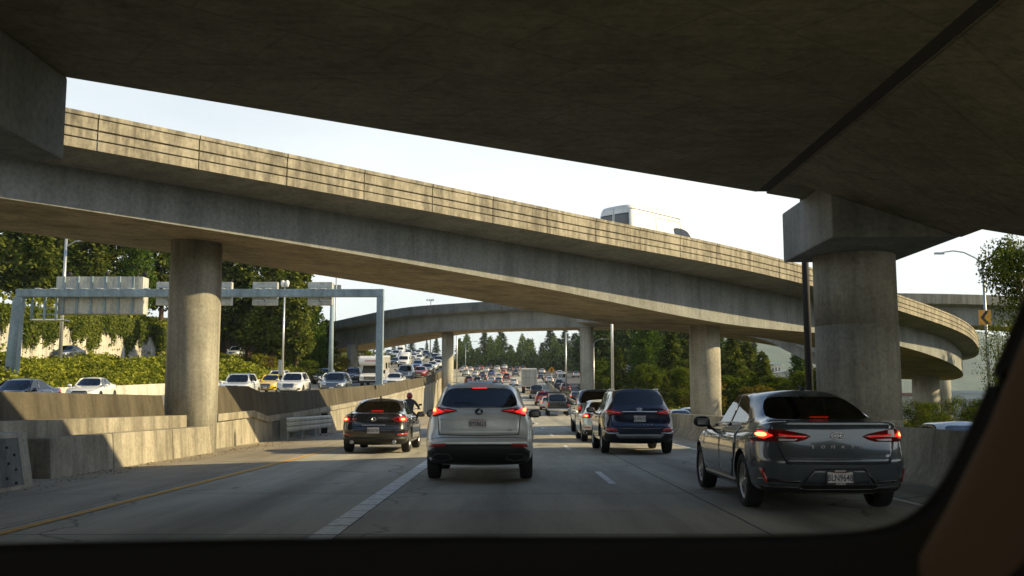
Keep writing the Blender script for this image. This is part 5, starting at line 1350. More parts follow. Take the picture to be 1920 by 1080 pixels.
put(another(GS, 'white', 'white'), 3.95, 108 + hM, label='white sedan just beyond the black pickup with the rack', group=G_MAIN)
put(another(GV, 'white', 'red'), 3.75, 121 + hF, label='red suv between the white sedan and the dark pickup ahead', group=G_MAIN)
p2 = another(pk, 'grey', 'black'); put(p2, 3.55, 143 + hP, label='dark pickup truck right behind the box truck', cat='pickup truck', group=G_MAIN)
put(BT, 2.85, 164 + 4, label='tall box truck with pale ribbed rear doors in the distant queue', cat='truck', group=G_MAIN)
# ------------------------------------------------------------------ motorcyclist
def make_motorbike():
    t = empty('motorcycle')
    tm = MB(); tm.lathe_x([(-.03, .21), (-.06, .26), (-.04, .30), (0, .315), (.04, .30), (.06, .26), (.03, .21)], 24)
    for y in (-.70, .72):
        w_ = tm.build('wheel', M['rubber'], t); w_.location = (0, y, .315)
        r = MB(); r.lathe_x([(-.03, .22), (.03, .22)], 24)
        for k in range(6): r.tube([(0, 0, 0), (0, .22*math.cos(k*1.047), .22*math.sin(k*1.047))], .012, 5)
        r.build('rim', M['rim'], w_)
    b = MB(); b.tube([(0, -.45, .78), (0, -.1, .84), (0, .15, .92), (0, .40, .88)], [.10, .14, .17, .10], 12); b.build('fuel_tank', PAINT['black'], t)
    s = MB(); s.tube([(0, -.80, .88), (0, -.45, .80), (0, -.10, .80)], [.06, .13, .12], 10); s.build('saddle', M['cabin'], t)
    e = MB(); e.box(-.20, .20, -.15, .35, .32, .72); e.tube([(0, -.70, .315), (0, -.1, .45)], .05, 8); e.build('engine', M['rim_dark'], t, .04)
    f = MB()
    for x in (-.09, .09): f.tube([(x, .72, .315), (x, .50, .95)], .028, 8)
    f.build('fork', M['chrome'], t)
    h = MB(); h.tube([(-.42, .28, 1.06), (-.25, .42, 1.08), (0, .47, 1.02), (.25, .42, 1.08), (.42, .28, 1.06)], .018, 8); h.build('handlebar', M['chrome'], t)
    for x in (-.40, .40):
        m = MB(); m.tube([(x*.8, .36, 1.07), (x*1.05, .36, 1.22)], .008, 6); m.lathe_x([(-.07, .01), (-.06, .045), (.06, .045), (.07, .01)], 12, x*1.1, .36, 1.25); m.build('wing_mirror', M['black_gloss'], t)
    l = MB(); l.box(-.06, .06, -.93, -.88, .80, .87); l.build('taillight', M['tail_dim'], t, .01)
    x = MB(); x.tube([(.16, .1, .35), (.20, -.3, .33), (.21, -.9, .40)], [.03, .05, .055], 10); x.build('exhaust_pipe', M['chrome'], t)
    q = MB(); q.box(-.09, .09, -.96, -.95, .60, .72); q.build('number_plate', M['plate'], t)
    return t
def skin_body(name, chain, mat_, parent=None):
    "chain: dict joint -> (pos, radius, parent joint)"
    me = bpy.data.meshes.new(name); names = list(chain); ix = {k: i for i, k in enumerate(names)}
    me.from_pydata([chain[k][0] for k in names], [(ix[k], ix[chain[k][2]]) for k in names if chain[k][2]], [])
    o = link(name, me); md = o.modifiers.new('skin', 'SKIN'); md.use_smooth_shade = True
    for k, v in zip(names, me.skin_vertices[0].data):
        r_ = chain[k][1]; v.radius = r_ if isinstance(r_, tuple) else (r_, r_); v.use_root = chain[k][2] is None
    sd = o.modifiers.new('sub', 'SUBSURF'); sd.levels = sd.render_levels = 2
    out = eval_mesh(o, name); bpy.data.objects.remove(o); out.materials.clear(); out.materials.append(mat_)
    out.polygons.foreach_set('use_smooth', [True]*len(out.polygons)); return link(name, out, parent)
def make_rider():
    t = empty('person')
    jk = simple('rider_jacket', (.045, .05, .055), .8); tr = simple('rider_trousers', (.03, .035, .05), .9); sk_ = simple('skin', (.35, .20, .14), .6)
    ch = dict(pelvis=((0, -.32, .92), (.15, .12), None), belly=((0, -.24, 1.10), (.15, .12), 'pelvis'), chest=((0, -.12, 1.32), (.19, .13), 'belly'), neck=((0, -.04, 1.48), .065, 'chest'), head=((0, .0, 1.58), .09, 'neck'))
    for s, n in ((1, 'r'), (-1, 'l')):
        ch['sh'+n] = ((s*.20, -.08, 1.40), .075, 'chest'); ch['el'+n] = ((s*.37, .06, 1.18), .055, 'sh'+n); ch['wr'+n] = ((s*.40, .24, 1.09), .040, 'el'+n); ch['ha'+n] = ((s*.40, .31, 1.075), .042, 'wr'+n)
        ch['hip'+n] = ((s*.12, -.26, .90), .105, 'pelvis'); ch['kn'+n] = ((s*.27, .16, .78), .075, 'hip'+n); ch['an'+n] = ((s*.22, -.04, .42), .052, 'kn'+n); ch['to'+n] = ((s*.22, .12, .36), .045, 'an'+n)
    skin_body('body', ch, jk, t)
    g = simple('rider_glove', (.02, .02, .02), .8)
    for s in (1, -1):
        for k in range(5):
            f = MB(); x = s*(.355 + k*.024)
            f.tube([(x, .29, 1.085), (x, .335, 1.085 - .004*k), (x, .335, 1.05), (x, .30, 1.04)] if k else [(s*.35, .26, 1.06), (s*.345, .28, 1.03), (s*.355, .30, 1.03)], [.011, .011, .010, .008] if k else [.012, .011, .009], 6); f.build('finger', g, t)
    h = MB(); n_ = 18; vs, fs = [], []
    for j in range(11):
        a = -1.2 + 2.75*j/10
        for k in range(n_):
            b_ = 2*math.pi*k/n_; vs.append((.135*math.cos(a)*math.cos(b_), .01 + .16*math.cos(a)*math.sin(b_), 1.63 + .15*math.sin(a)))
    for j in range(10):
        for k in range(n_): fs.append((j*n_+k, j*n_+(k+1) % n_, (j+1)*n_+(k+1) % n_, (j+1)*n_+k))
    h.add(vs, fs, 0, True); hm_ = h.build('helmet', PAINT['red'], t)
    v = MB(); v.add([(.12*math.sin(a), .01 + .165*math.cos(a), z) for z in (1.59, 1.68) for a in (-.9, -.45, 0, .45, .9)], [(i, i+1, i+6, i+5) for i in range(4)], 0, True); v.build('visor', M['glass_solid'], hm_)
    vt = MB(); vs, fs = [], []
    for j, (y, z, rx, ry) in enumerate(((-.33, .92, .185, .15), (-.26, 1.10, .20, .155), (-.15, 1.30, .225, .165), (-.08, 1.43, .17, .12), (-.05, 1.47, .10, .09))):
        for k in range(16): a = 2*math.pi*k/16; vs.append((rx*math.cos(a), y + ry*math.sin(a), z))
    for j in range(4):
        for k in range(16): fs.append((j*16+k, j*16+(k+1) % 16, (j+1)*16+(k+1) % 16, (j+1)*16+k))
    vt.add(vs, fs, 0, True); vt.build('jacket', jk, t)
    return t
mo = put(make_motorbike(), -4.45, 43.5, label='motorcycle ahead of the dark brown sedan near the retaining wall', cat='motorcycle')
rd = put(make_rider(), -4.45, 43.5, label='motorcycle rider in a red helmet and dark jacket', cat='person')

# ------------------------------------------------------------------ oncoming traffic
def onc(src, old, col, px, Y, label, cat='car', z=None, yaw=0.0):
    c = another(src, old, col)
    return put(c, (px - 960) / F * Y, Y, z, True, yaw, label, cat, G_ONC)
onc(GS, 'white', 'navy', 42, 41, 'dark blue sedan cut by the left edge behind the stepped wall')
onc(GS, 'white', 'white', 176, 56, 'white sedan behind the stepped wall, beside the dark blue sedan', yaw=.12)
onc(GV, 'white', 'silver', 452, 64, 'silver suv just right of the thick column behind the wall', yaw=.04)
onc(GS, 'white', 'yellow', 512, 80, 'yellow taxi between the silver and the white suv')
onc(GV, 'white', 'white', 524, 95, 'white suv mostly hidden behind the yellow taxi')
onc(GV, 'white', 'white', 553, 72, 'white suv in front of the yellow taxi', yaw=.04)
onc(GV, 'white', 'gunmetal', 632, 73, 'grey suv just left of the gantry post, ahead of the motorhome', yaw=.03)
onc(GV, 'white', 'navy', 611, 108, 'dark suv at the far barrier behind the grey suv')
onc(GS, 'white', 'silver', 622, 95, 'silver sedan peeping out behind the grey suv')
onc(GV, 'white', 'black', 664, 112, 'black suv at the left shoulder of the motorhome')
onc(RVM, 'white', 'white', 703, 102, 'white motorhome with a bed over its cab behind the gantry post', 'motorhome')
onc(GS, 'white', 'white', 741, 94, 'white sedan right of the gantry post beside the motorhome')
onc(pk, 'grey', 'white', 762, 116, 'white pickup truck behind the white sedan near the gantry post', 'pickup truck')
onc(GS, 'white', 'red', 789, 131, 'red car next to the wall behind the white pickup')
onc(GS, 'white', 'grey', 802, 146, 'dark grey sedan behind the red car')
onc(GS, 'white', 'silver', 811, 160, 'silver sedan behind the dark grey sedan near the wall')
onc(GS, 'white', 'white', 821, 172, 'white sedan close to the wall beside the column')
onc(GS, 'white', 'blue', 784, 166, 'blue sedan between the white van and the white sedan by the wall')
onc(VN, 'white', 'white', 759, 178, 'white high-roofed van in the oncoming queue', 'van')
FAR = {}
def far(kind, col, px, Y, label, group, zf=zmain, back=False, x=None):
    src, old = {'s': (GS, 'white'), 'v': (GV, 'white'), 'n': (VN, 'white'), 'p': (pk, 'grey')}[kind]
    if kind not in FAR: FAR[kind] = far_join(src, {'s': 'sedan', 'v': 'suv', 'n': 'van', 'p': 'pickup_truck'}[kind])
    me, mats = FAR[kind]
    o = link({'s': 'sedan', 'v': 'suv', 'n': 'van', 'p': 'pickup_truck'}[kind], me)
    for sl in o.material_slots:
        if sl.material == PAINT[old]: sl.link = 'OBJECT'; sl.material = PAINT[col]
    xx = (px - 960) / F * Y if x is None else x
    o.location = (xx, Y, zf(Y) + .01); sl_ = math.atan((zf(Y+2) - zf(Y-2)) / 4); o.rotation_euler = (-sl_ if back else sl_, 0, math.pi if back else 0)
    return tag(o, label, {'s': 'car', 'v': 'car', 'n': 'van', 'p': 'pickup truck'}[kind], group)
N_ = dict(white='white', silver='silver', grey='grey', black='black', navy='dark blue', blue='blue', red='red', maroon='maroon', beige='beige', gunmetal='slate grey', orange='orange')
GO = 'far oncoming cars up the hill'
for k, c, px, Y in (('v', 'black', 737, 205), ('s', 'black', 741, 190), ('v', 'gunmetal', 739, 190+25), ('s', 'silver', 731, 232), ('s', 'white', 755, 205), ('p', 'black', 772, 196), ('s', 'white', 787, 214), ('s', 'silver', 777, 232), ('v', 'black', 816, 215), ('v', 'navy', 823, 192), ('v', 'black', 743, 255), ('v', 'navy', 766, 262),
                    ('s', 'white', 703, 245), ('v', 'silver', 785, 262), ('v', 'black', 799, 250), ('s', 'navy', 806, 238), ('s', 'grey', 729, 276), ('n', 'white', 752, 285), ('s', 'black', 778, 283), ('s', 'white', 716, 290), ('s', 'silver', 738, 300), ('v', 'navy', 790, 296), ('s', 'red', 760, 305)):
    nm = {'s': 'sedan', 'v': 'suv', 'n': 'van', 'p': 'pickup truck'}[k]
    far(k, c, px, Y, f'{N_[c]} {nm} among the small oncoming cars on the hill', GO, zonc, True)
GM = 'far cars in the jam ahead'
for k, c, px, Y in (('v', 'maroon', 880, 205), ('s', 'beige', 890, 222), ('v', 'black', 896, 200), ('s', 'black', 907, 226), ('s', 'white', 922, 208), ('s', 'grey', 935, 205), ('s', 'white', 936, 232), ('v', 'maroon', 950, 226), ('s', 'white', 963, 196), ('v', 'silver', 874, 258), ('s', 'white', 891, 254), ('s', 'black', 905, 250), ('v', 'blue', 922, 256),
                    ('s', 'orange', 944, 268), ('v', 'gunmetal', 967, 258), ('s', 'silver', 868, 292), ('s', 'white', 882, 296), ('v', 'grey', 895, 300), ('s', 'silver', 912, 292), ('v', 'white', 932, 300), ('v', 'black', 956, 296), ('s', 'grey', 970, 300), ('s', 'red', 902, 318), ('v', 'black', 918, 322), ('v', 'white', 946, 320), ('s', 'navy', 980, 316), ('s', 'beige', 872, 318)):
    nm = {'s': 'sedan', 'v': 'suv'}[k]
    far(k, c, px, Y, f'{N_[c]} {nm} tiny in the jam ahead, below the fir trees', GM)
GR = 'cars on the side road right of the barrier'
for k, c, px, Y, lab in (('s', 'navy', 1013, 240, 'dark blue sedan on the side road right beside the box truck'), ('s', 'silver', 1030, 222, 'silver sedan on the side road behind the dark blue sedan'), ('v', 'navy', 1047, 196, 'dark suv on the side road in front of the small white bus'), ('v', 'maroon', 1059, 176, 'maroon suv on the side road beside the thin dark median pole'), ('s', 'maroon', 1078, 148, 'dark red sedan on the side road left of the flyover column'),
                         ('n', 'white', 1052, 216, 'small white bus on the side road beyond the dark suv'), ('s', 'white', 1048, 275, 'white sedan on the side road farthest away below the firs'), ('s', 'silver', 1016, 290, 'silver sedan at the far end of the side road'), ('s', 'silver', 1079, 262, 'pale car on the side road far behind the flyover column')):
    far(k, c, px, Y, lab, GR, zright)
far('s', 'grey', 1134, 118, 'grey sedan behind the barrier just right of the flyover column', GR, zright)
far('s', 'white', 1268, 66, 'white sedan whose roof shows above the barrier right of the dark blue suv', GR, zright)
far('s', 'silver', 1290, 76, 'silver sedan whose roof shows above the barrier beside the round column', GR, zright)
c = far('s', 'white', 1770, 24.0, 'white sedan roof showing above the barrier at far right', GR, zright)
# upper road
for px, Y, c, k, lab in ((128, 91, 'gunmetal', 's', 'pale blue grey car on the upper road in front of the white wall'), (444, 138, 'silver', 'v', 'silver suv on the upper road between the trees')):
    far(k, c, px, Y, lab, 'cars on the upper road', zup, True, x=(px-960)/F*Y)
# white van on the flyover
dv = copy_tree(VN); a_ = along(0)
dirv = Vector((.707, .707)); base = Vector((7.6, 43.0)) + Vector((-.707, .707)) * .0
dv.location = (6.2, 42.3, 6.80); dv.rotation_euler = (0, 0, R(-45)); tag(dv, 'white high-roofed van driving on the flyover behind the parapet', 'van')
for t_ in (GS, GV, VN, RVM): drop_tree(t_)
# ------------------------------------------------------------------ trees
M['leaf_conifer'] = leafmat('leaf_conifer', (.016, .038, .008), (.19, .21, .038), .32, .45)
M['leaf_fir'] = leafmat('leaf_fir', (.020, .045, .020), (.12, .155, .055), .28, .5)
M['leaf_bright'] = leafmat('leaf_bright', (.035, .065, .010), (.19, .22, .03), .4, .6)
M['leaf_cypress'] = leafmat('leaf_cypress', (.020, .055, .012), (.12, .18, .03), .28, .5)
M['leaf_autumn'] = leafmat('leaf_autumn', (.07, .06, .012), (.26, .20, .04), .35, .7)
M['ivy'] = leafmat('ivy_leaf', (.026, .052, .010), (.34, .345, .045), .34, .55)
M['bark'] = concrete('bark', (.13, .085, .055), .5, .5, 9, .95)
def quad(V, Fc, p, d, n_, L, W_):
    "a small leaf spray: bent kite"
    s = d.cross(n_).normalized() * W_
    b = len(V); V += [p, p + d*L*.5 + s, p + d*L, p + d*L*.5 - s]; Fc.append((b, b+1, b+2, b+3))
def rv(r, s=1.0): return Vector((r.gauss(0, s), r.gauss(0, s), r.gauss(0, s)))
def crown_mesh(kind, seed, n=5200, ls=1.0):
    "unit tree: height 1. Returns crown mesh data and branch list"
    r = random.Random(seed); V, Fc = [], []; limbs = []
    if kind in ('cedar', 'fir', 'cypress'):
        base = {'cedar': .16, 'fir': .06, 'cypress': .01}[kind]; Rm = {'cedar': .25, 'fir': .19, 'cypress': .17}[kind]
        nb = {'cedar': 150, 'fir': 170, 'cypress': 200}[kind]
        lob = [(r.uniform(0, 6.28), r.uniform(.25, .9), r.uniform(.10, .3)) for _ in range(7)]
        for i in range(nb):
            t = (i + r.random()) / nb; t = t ** .9; z = base + (1 - base) * t
            if kind == 'cedar': rad = Rm * (min(1, (t + .10) * 3.2)) * (1 - t) ** .62
            elif kind == 'fir': rad = Rm * (1 - t) ** .85 * r.uniform(.65, 1.12)
            else: rad = Rm * min(1, (t + .12) * 3.0) * (1 - t) ** .55
            a = r.uniform(0, 6.283)
            if kind == 'cedar':
                for la, lz, lw in lob: rad *= 1 + lw * math.exp(-((z - lz) / .10) ** 2) * max(0, math.cos(a - la)) - lw * .30
                rad *= r.uniform(.72, 1.10)
            rad = max(rad, .012); out = Vector((math.cos(a), math.sin(a), 0)); dr = {'cedar': -.12, 'fir': -.20, 'cypress': .55}[kind]
            tip = out * rad + Vector((0, 0, z + dr * rad)); root = Vector((0, 0, z + (.0 if kind != 'cypress' else -.04)))
            if i % 5 == 0 and rad > .06: limbs.append((root, tip * .9 + root * .1))
            m = max(6, int(n / nb * (.35 + 1.15 * rad / Rm)))
            for k in range(m):
                s = r.random() ** (.55 if kind != 'fir' else .75)
                p = root.lerp(tip, s) + rv(r, 1) * rad * (.17 if kind == 'cedar' else (.13 if kind == 'fir' else .16))
                if kind == 'fir': p.z -= abs(r.gauss(0, .012))
                d = (out * .8 + rv(r, .5) + Vector((0, 0, -.35 if kind != 'cypress' else .9))).normalized()
                L = ls * {'cedar': .034, 'fir': .030, 'cypress': .030}[kind] * r.uniform(.6, 1.3)
                quad(V, Fc, p, d, (out + rv(r, .7) + Vector((0, 0, .6))).normalized(), L, L * {'cedar': .30, 'fir': .17, 'cypress': .26}[kind])
    else:
        cl = []
        for i in range(34):
            a, z = r.uniform(0, 6.283), r.uniform(.18, .95); q = math.sin(math.pi * min(1, (z - .10) / .92)) ** .6
            rad = .32 * q * r.uniform(.35, 1.0); cl.append((Vector((rad*math.cos(a), rad*math.sin(a), z)), r.uniform(.07, .13)))
        for c, s in cl:
            if r.random() < .5: limbs.append((Vector((0, 0, max(.05, c.z - .22))), c))
            for k in range(n // 34):
                p = c + rv(r, 1).normalized() * s * r.random() ** .4
                d = (rv(r, 1) + Vector((0, 0, -.2))).normalized(); L = ls * .032 * r.uniform(.6, 1.3)
                quad(V, Fc, p, d, (rv(r, .6) + Vector((0, 0, .9)) + (p - c).normalized()).normalized(), L, L * .38)
    return V, Fc, limbs
TM = {}
def tree_mesh(kind, seed, leaf, n, ls=1.0):
    k = (kind, seed, leaf, n, ls)
    if k in TM: return TM[k]
    V, Fc, limbs = crown_mesh(kind, seed, n, ls)
    mb = MB(); mb.add(V, Fc, 0, False); crown = mb.mesh('crown', M[leaf])
    tb = MB(); tb.tube([(0, 0, -.02), (0, 0, .12), (.004, -.003, .45), (0, .002, .93)], [.022, .017, .011, .002], 8)
    for a, b in limbs: tb.tube([a, a.lerp(b, .5) + Vector((0, 0, .006)), b], [.005, .0035, .001], 5)
    trunk = tb.mesh('trunk', M['bark']); TM[k] = (crown, trunk); return TM[k]
def tree(name, label, kind, seed, leaf, x, y, z, h, wide=1.0, group=None, n=5200, rz=None, ls=1.0):
    cm, tm = tree_mesh(kind, seed, leaf, n, ls)
    t = empty(name, (x, y, z)); tag(t, label, 'tree', group)
    for nm, me in (('trunk', tm), ('crown', cm)):
        o = link(nm, me, t); o.scale = (h * wide, h * wide, h); o.rotation_euler = (0, 0, (seed * 1.7 + x * .37) if rz is None else rz)
    return t
def tpx(px, Y): return (px - 960) / F * Y
def ztop_at(py, Y): return at(960, py, Y).z
def hill_z(x, y):
    r_ = row(y)
    for (xa, za), (xb, zb) in zip(r_, r_[1:]):
        if xa <= x <= xb: return za + (zb - za) * (x - xa) / max(1e-6, xb - xa)
    return r_[-1][1]
rt = random.Random(21)
GH = 'conifers on the hillside at left'; GF = 'fir trees along the skyline'; GB = 'trees behind the right-hand guardrail'
def T(name, label, kind, seed, leaf, px, Y, top, wide=1.0, group=None, n=5200, zb=None, ls=1.0):
    x = tpx(px, Y); z = hill_z(x, Y) if zb is None else zb
    return tree(name, label, kind, seed, leaf, x, Y, z - .2, ztop_at(top, Y) - z + .2, wide, group, n, None, ls)
# left hillside, behind the ivy wall
for i, (px, Y, top, wd, kd, lf, lab) in enumerate((
    (-60, 104, 330, .95, 'cedar', 'leaf_conifer', 'dense conifer at the left edge above the ivy wall'), (28, 112, 380, .9, 'cedar', 'leaf_conifer', 'dense conifer with a bare reddish trunk left of the message sign'),
    (58, 100, 400, 1.0, 'cedar', 'leaf_conifer', 'bushy conifer rising behind the left gantry post'), (118, 124, 340, .85, 'cedar', 'leaf_conifer', 'tall conifer behind the thin light pole'),
    (165, 118, 400, .9, 'cedar', 'leaf_conifer', 'dense conifer behind the message sign'), (205, 130, 350, .8, 'cedar', 'leaf_conifer', 'dark conifer behind the right half of the message sign'),
    (252, 126, 400, .75, 'cypress', 'leaf_cypress', 'narrow dark conifer left of the thick column'), (300, 134, 380, .8, 'cedar', 'leaf_conifer', 'conifer partly hidden by the thick column'),
    (425, 142, 400, .85, 'cedar', 'leaf_conifer', 'dense conifer just right of the thick column'), (395, 150, 380, .85, 'cedar', 'leaf_conifer', 'dark conifer hidden behind the thick column'),
    (466, 124, 430, .95, 'cedar', 'leaf_conifer', 'large spreading conifer behind the second lane sign'), (508, 118, 470, .85, 'cedar', 'leaf_conifer', 'large conifer left of the white dome cameras'),
    (556, 116, 470, .80, 'cedar', 'leaf_conifer', 'large sunlit conifer right of the white dome cameras'), (592, 126, 560, .75, 'cypress', 'leaf_cypress', 'dark rounded conifer at the right end of the hillside trees'),
    (535, 140, 440, .9, 'cedar', 'leaf_conifer', 'tall conifer in the second row behind the camera pole'), (612, 134, 600, 1.2, 'cedar', 'leaf_fir', 'low dark conifer in shade left of the gantry pole'), (-20, 128, 300, .9, 'cedar', 'leaf_conifer', 'tall conifer at the left edge in the second row'), (90, 138, 300, .9, 'cedar', 'leaf_conifer', 'tall conifer in the second row between the gantry post and the pole'))):
    T('conifer', lab, kd, 1 + i % 4, lf, px, Y, top, wd * 1.3, GH, 8500, None, .92)
for i, (px, Y, top, lab) in enumerate(((470, 118, 640, 'yellowing shrub on the slope right of the thick column'), (505, 112, 668, 'autumn tinted shrub low on the slope beside the conifers'), (642, 128, 668, 'rust and green bush beside the short flyover column'), (700, 150, 640, 'leafy bush behind the short flyover column'), (685, 146, 655, 'pale shrub against the short flyover column'), (575, 108, 676, 'dark green shrub at the foot of the hillside trees'))):
    T('shrub', lab, 'broad', 31 + i % 2, 'leaf_autumn' if i in (0, 1, 2) else 'leaf_bright', px, Y, top, 1.7 if i != 5 else 2.2, 'shrubs on the left slope', 2600)
# firs on the skyline
for i, (px, Y, top, wd) in enumerate(((862, 352, 640, .9), (888, 350, 660, 1.0), (908, 345, 628, 1.15), (925, 356, 650, 1.1), (940, 346, 626, 1.2), (958, 352, 652, 1.1), (975, 358, 662, 1.0), (990, 350, 640, .8), (1004, 346, 668, 1.2), (1016, 340, 648, .9), (1032, 350, 622, 1.1), (1048, 344, 640, 1.1), (1060, 336, 624, 1.0), (1078, 340, 630, 1.2), (772, 348, 628, .7), (757, 352, 636, .7), (818, 350, 640, .8), (866, 340, 648, .9), (738, 350, 640, .6), (800, 352, 644, .6), (845, 346, 662, .8))):
    side = 'spiky fir on the skyline over the hill of oncoming cars' if px < 860 else ('dark fir standing behind the jam ahead, left of the thin dark median pole' if px < 1058 else 'dark fir behind the jam, between the thin dark pole and the flyover column')
    T('fir_tree', side, 'fir', 11 + i % 4, 'leaf_fir', px, Y, top - 6, wd * 1.9, GF, 6000, None, 1.1)
mb = MB(); r2 = random.Random(77); V, Fc = [], []
for k in range(24000):         # unbroken undergrowth under the firs
    px = r2.uniform(858, 1150); Y = r2.uniform(325, 362); x = tpx(px, Y); z0 = hill_z(x, Y); hh = 8.0 * r2.random() ** .7 * (1 + .35*math.sin(px*.11) + .2*math.sin(px*.31))
    d = (rv(r2, 1) + Vector((0, 0, .3))).normalized(); quad(V, Fc, Vector((x, Y, z0 + hh)), d, rv(r2, 1).normalized(), r2.uniform(.5, .9), .22)
mb.add(V, Fc); tag(mb.build('undergrowth', M['leaf_fir'], fix=False), kind='stuff')
# right-hand side
for i, (px, Y, top, wd, kd, lf, lab) in enumerate((
    (1128, 150, 590, .8, 'cedar', 'leaf_fir', 'tall dark conifer right behind the pale flyover column'), (1142, 128, 680, .75, 'cypress', 'leaf_cypress', 'small dark conifer just left of the bright median pole'), (1160, 122, 652, .75, 'cedar', 'leaf_conifer', 'small olive conifer right of the bright median pole'),
    (1122, 118, 676, .9, 'broad', 'leaf_bright', 'bright young tree beside the pale flyover column'), (1172, 165, 600, .8, 'cedar', 'leaf_fir', 'dark conifer in the row behind the bright median pole'),
    (1214, 124, 604, 1.0, 'cypress', 'leaf_cypress', 'broad dense rounded cypress, darkest of the right-hand trees'), (1212, 106, 684, 1.0, 'broad', 'leaf_bright', 'bright leafy tree in front of the rounded cypress'), (1258, 118, 612, .9, 'cedar', 'leaf_conifer', 'olive conifer left of the round column'),
    (1286, 128, 610, .9, 'cedar', 'leaf_conifer', 'conifer just behind the round column'), (1278, 100, 690, 1.0, 'broad', 'leaf_bright', 'bright shrubby tree left of the foot of the round column'), (1246, 98, 705, .9, 'cedar', 'leaf_conifer', 'small conical tree above the guardrail'),
    (1372, 108, 632, 1.05, 'cedar', 'leaf_conifer', 'large olive conifer right of the round column'), (1400, 116, 640, .95, 'cedar', 'leaf_conifer', 'tall conifer behind the roof of the grey sedan'), (1430, 112, 660, 1.0, 'cedar', 'leaf_conifer', 'last conifer before the gap with the view of the valley'),
    (1385, 92, 700, 1.3, 'broad', 'leaf_bright', 'low bright bush behind the left mirror of the grey sedan'), (1448, 96, 706, 1.2, 'broad', 'leaf_bright', 'low bushy tree at the left of the valley gap'),
    (1500, 104, 640, .75, 'cypress', 'leaf_cypress', 'narrow dark cypress right of the valley gap'), (1518, 96, 690, 1.0, 'broad', 'leaf_bright', 'bright bush behind the dark post'), (1545, 92, 690, 1.3, 'broad', 'leaf_bright', 'bright bush between the dark post and the massive column'),
    (1340, 120, 620, 1.0, 'cedar', 'leaf_fir', 'dark conifer hidden behind the round column'), (1195, 150, 600, .9, 'fir', 'leaf_fir', 'spiky fir between the cypress and the bright median pole'), (1236, 160, 590, .9, 'fir', 'leaf_fir', 'spiky fir behind the rounded cypress'), (1330, 88, 715, 1.3, 'broad', 'leaf_autumn', 'yellow green bush at the foot of the round column'), (1420, 84, 722, 1.3, 'broad', 'leaf_autumn', 'low yellow green bush behind the grey sedan'))):
    if 94 < Y < 140: Y += 20
    T({'cedar': 'conifer', 'cypress': 'cypress', 'fir': 'fir_tree', 'broad': 'leafy_tree'}[kd], lab, kd, (1 + i % 4) if kd == 'cedar' else (11 + i % 4 if kd == 'fir' else (21 + i % 2 if kd == 'cypress' else 31 + i % 3)), lf, px, Y, top, wd * (1.35 if kd != 'cypress' else 1.6), GB, 7500, None, .95)
for i, (px, Y, top, lab) in enumerate(((1712, 52, 752, 'dark bush under the flyover just right of the massive column'), (1735, 66, 755, 'sunlit bush under the flyover left of the squat column'), (1800, 60, 742, 'bright sunlit bush under the flyover right of the squat column'), (1772, 40, 775, 'dark bush above the roof behind the right barrier'), (1830, 46, 765, 'dark bush at far right above the barrier'), (1750, 48, 780, 'low dark bush in front of the squat column'))):
    T('bush', lab, 'broad', 31 + i % 3, 'leaf_bright' if i in (1, 2) else 'leaf_conifer', px, Y, top, 1.35, 'bushes under the flyover at far right', 9000, -1.6, .55)
T('leafy_tree', 'tall leafy tree at the right edge beside the chevron sign', 'broad', 33, 'leaf_conifer', 1932, 44, 440, .78, None, 30000, -1.6, .42)
for i, (x, y, h) in enumerate(((50, 62, 17), (54, 70, 18))):
    tree('leafy_tree', 'tall tree beyond the right edge that shades the bend of the flyover', 'broad', 31 + i, 'leaf_conifer', x, y, -1.8, h, .8, 'trees beyond the right edge', 7000)
T('leafy_tree', 'thin leaning tree in front of the tight bend of the flyover', 'broad', 31, 'leaf_conifer', 1872, 40, 600, .62, None, 5000, -1.6, .42)
for i, (px, Y, top) in enumerate(((1120, 190, 606), (1150, 200, 596), (1180, 188, 612), (1205, 196, 590), (1240, 185, 600), (1262, 200, 596), (1295, 190, 590), (1322, 182, 600), (1352, 176, 618), (1385, 170, 628), (1412, 168, 640), (1135, 215, 600), (1225, 210, 584), (1100, 260, 610), (1092, 300, 606))):
    T('conifer', 'dark conifer in the back row of the roadside trees at right', 'cedar' if i % 2 else 'fir', 1 + i % 4 if i % 2 else 11 + i % 4, 'leaf_fir', px, Y, top, 1.7, 'back row of roadside trees at right', 7500 if i % 2 else 6000, None, .95 if i % 2 else 1.1)
# ------------------------------------------------------------------ ivy and ground cover
def scatter(name, n, fn, size, mat_, seed, flat=.5, up=Vector((0, 0, 1))):
    r = random.Random(seed); V, Fc = [], []
    for k in range(n):
        p, nn = fn(r)
        d = (rv(r, 1)).normalized(); nrm = (nn + rv(r, flat)).normalized(); L = size(p) * r.uniform(.55, 1.35)
        quad(V, Fc, p, (d - nrm * d.dot(nrm)).normalized(), nrm, L, L * .42)
    mb = MB(); mb.add(V, Fc); return tag(mb.build(name, mat_, fix=False), kind='stuff')
def slope_pt(r):
    Y = 24 + (150 - 24) * r.random() ** .9
    xa, xb = xup(Y) + .3, xo(Y) - .7; t = r.random(); x = xa + (xb - xa) * t
    mound = .35 * math.sin(x * .8 + Y * .35) + .25 * math.sin(Y * .9 - x * .5)
    return Vector((x, Y, hill_z(x, Y) + .15 + max(0, mound) + abs(r.gauss(0, .16)))), Vector((.35, -.15, 1)).normalized()
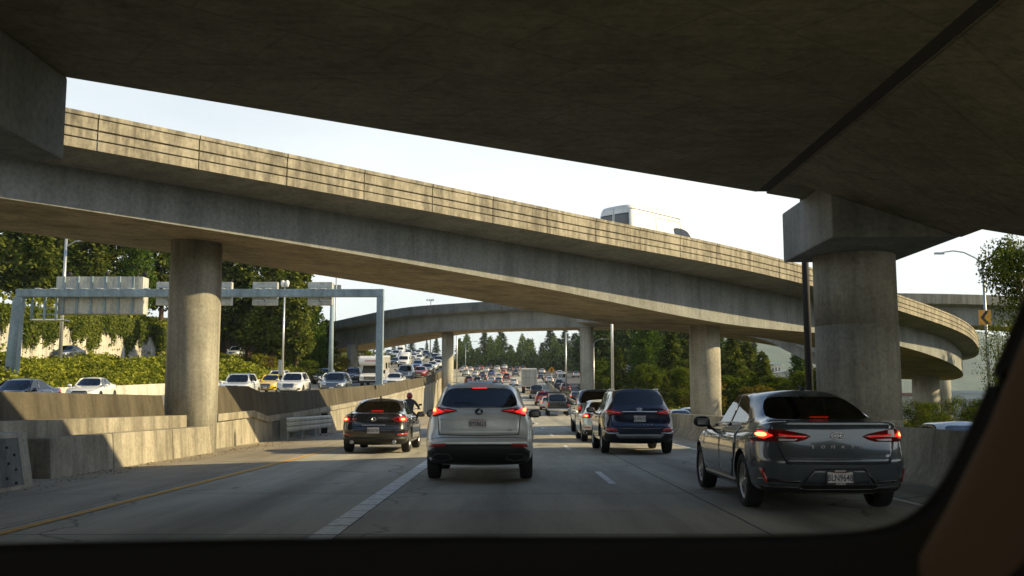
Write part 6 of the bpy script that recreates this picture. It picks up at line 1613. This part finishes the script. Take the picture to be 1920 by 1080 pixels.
scatter('ivy_slope', 70000, slope_pt, lambda p: .215 * (.6 + p.y / 150), M['ivy'], 5, .55)
def hang_pt(r):
    Y = r.uniform(62, 152); h = hU(Y); q = .20 + .20 * math.sin(Y * .55) + .16 * math.sin(Y * 1.3 + 1) + .10 * math.sin(Y * 3.1) + .07 * math.sin(Y * 7.7) + .06 * math.sin(Y * 17.3)
    if Y > 122: q += (Y - 122) * .03
    if 84 < Y < 90: q -= .1
    f = 1 - r.random() * min(1, max(.1, q + .30)) ; z = zup(Y) + h * f + .15 * r.random()
    return Vector((-45.02 + abs(r.gauss(0, .12)) + .35 * f, Y, z)), Vector((1, -.2, .5)).normalized()
scatter('hanging_ivy', 50000, hang_pt, lambda p: .23, leafmat('ivy_dark', (.03, .055, .012), (.22, .245, .05), .35, .35), 6, .6)
def top_pt(r):
    Y = r.uniform(45, 160); x = -45.1 - 16 * r.random() ** 1.4
    return Vector((x, Y, hill_z(x, Y) + .1 + abs(r.gauss(0, .30)) + (hU(Y) - 3.6 if x > -46.5 else 0))), Vector((.3, -.2, 1)).normalized()
scatter('bank_undergrowth', 16000, top_pt, lambda p: .42, M['ivy'], 7, .7)
def right_pt(r):
    Y = 40 + 130 * r.random(); x = 15.8 + 22 * r.random() ** 1.5
    return Vector((x, Y, hill_z(x, Y) + abs(r.gauss(0, .28)))), Vector((0, -.2, 1)).normalized()
scatter('verge_undergrowth', 14000, right_pt, lambda p: .34, M['ivy'], 8, .7)
# ------------------------------------------------------------------ air
hz = bpy.data.materials.new('haze'); hz.use_nodes = True; n = hz.node_tree; n.nodes.clear()
o_ = nd(n, 'ShaderNodeOutputMaterial'); pv = nd(n, 'ShaderNodeVolumePrincipled'); pv.inputs['Color'].default_value = (.72, .87, 1, 1); pv.inputs['Density'].default_value = .00013; pv.inputs['Anisotropy'].default_value = .3
n.links.new(pv.outputs[0], o_.inputs['Volume'])
mb = MB(); mb.box(-3200, 4200, -400, 5400, -18, 260); tag(mb.build('haze', hz), kind='stuff')
SC.cycles.volume_bounces = 0; SC.cycles.volume_step_rate = 10
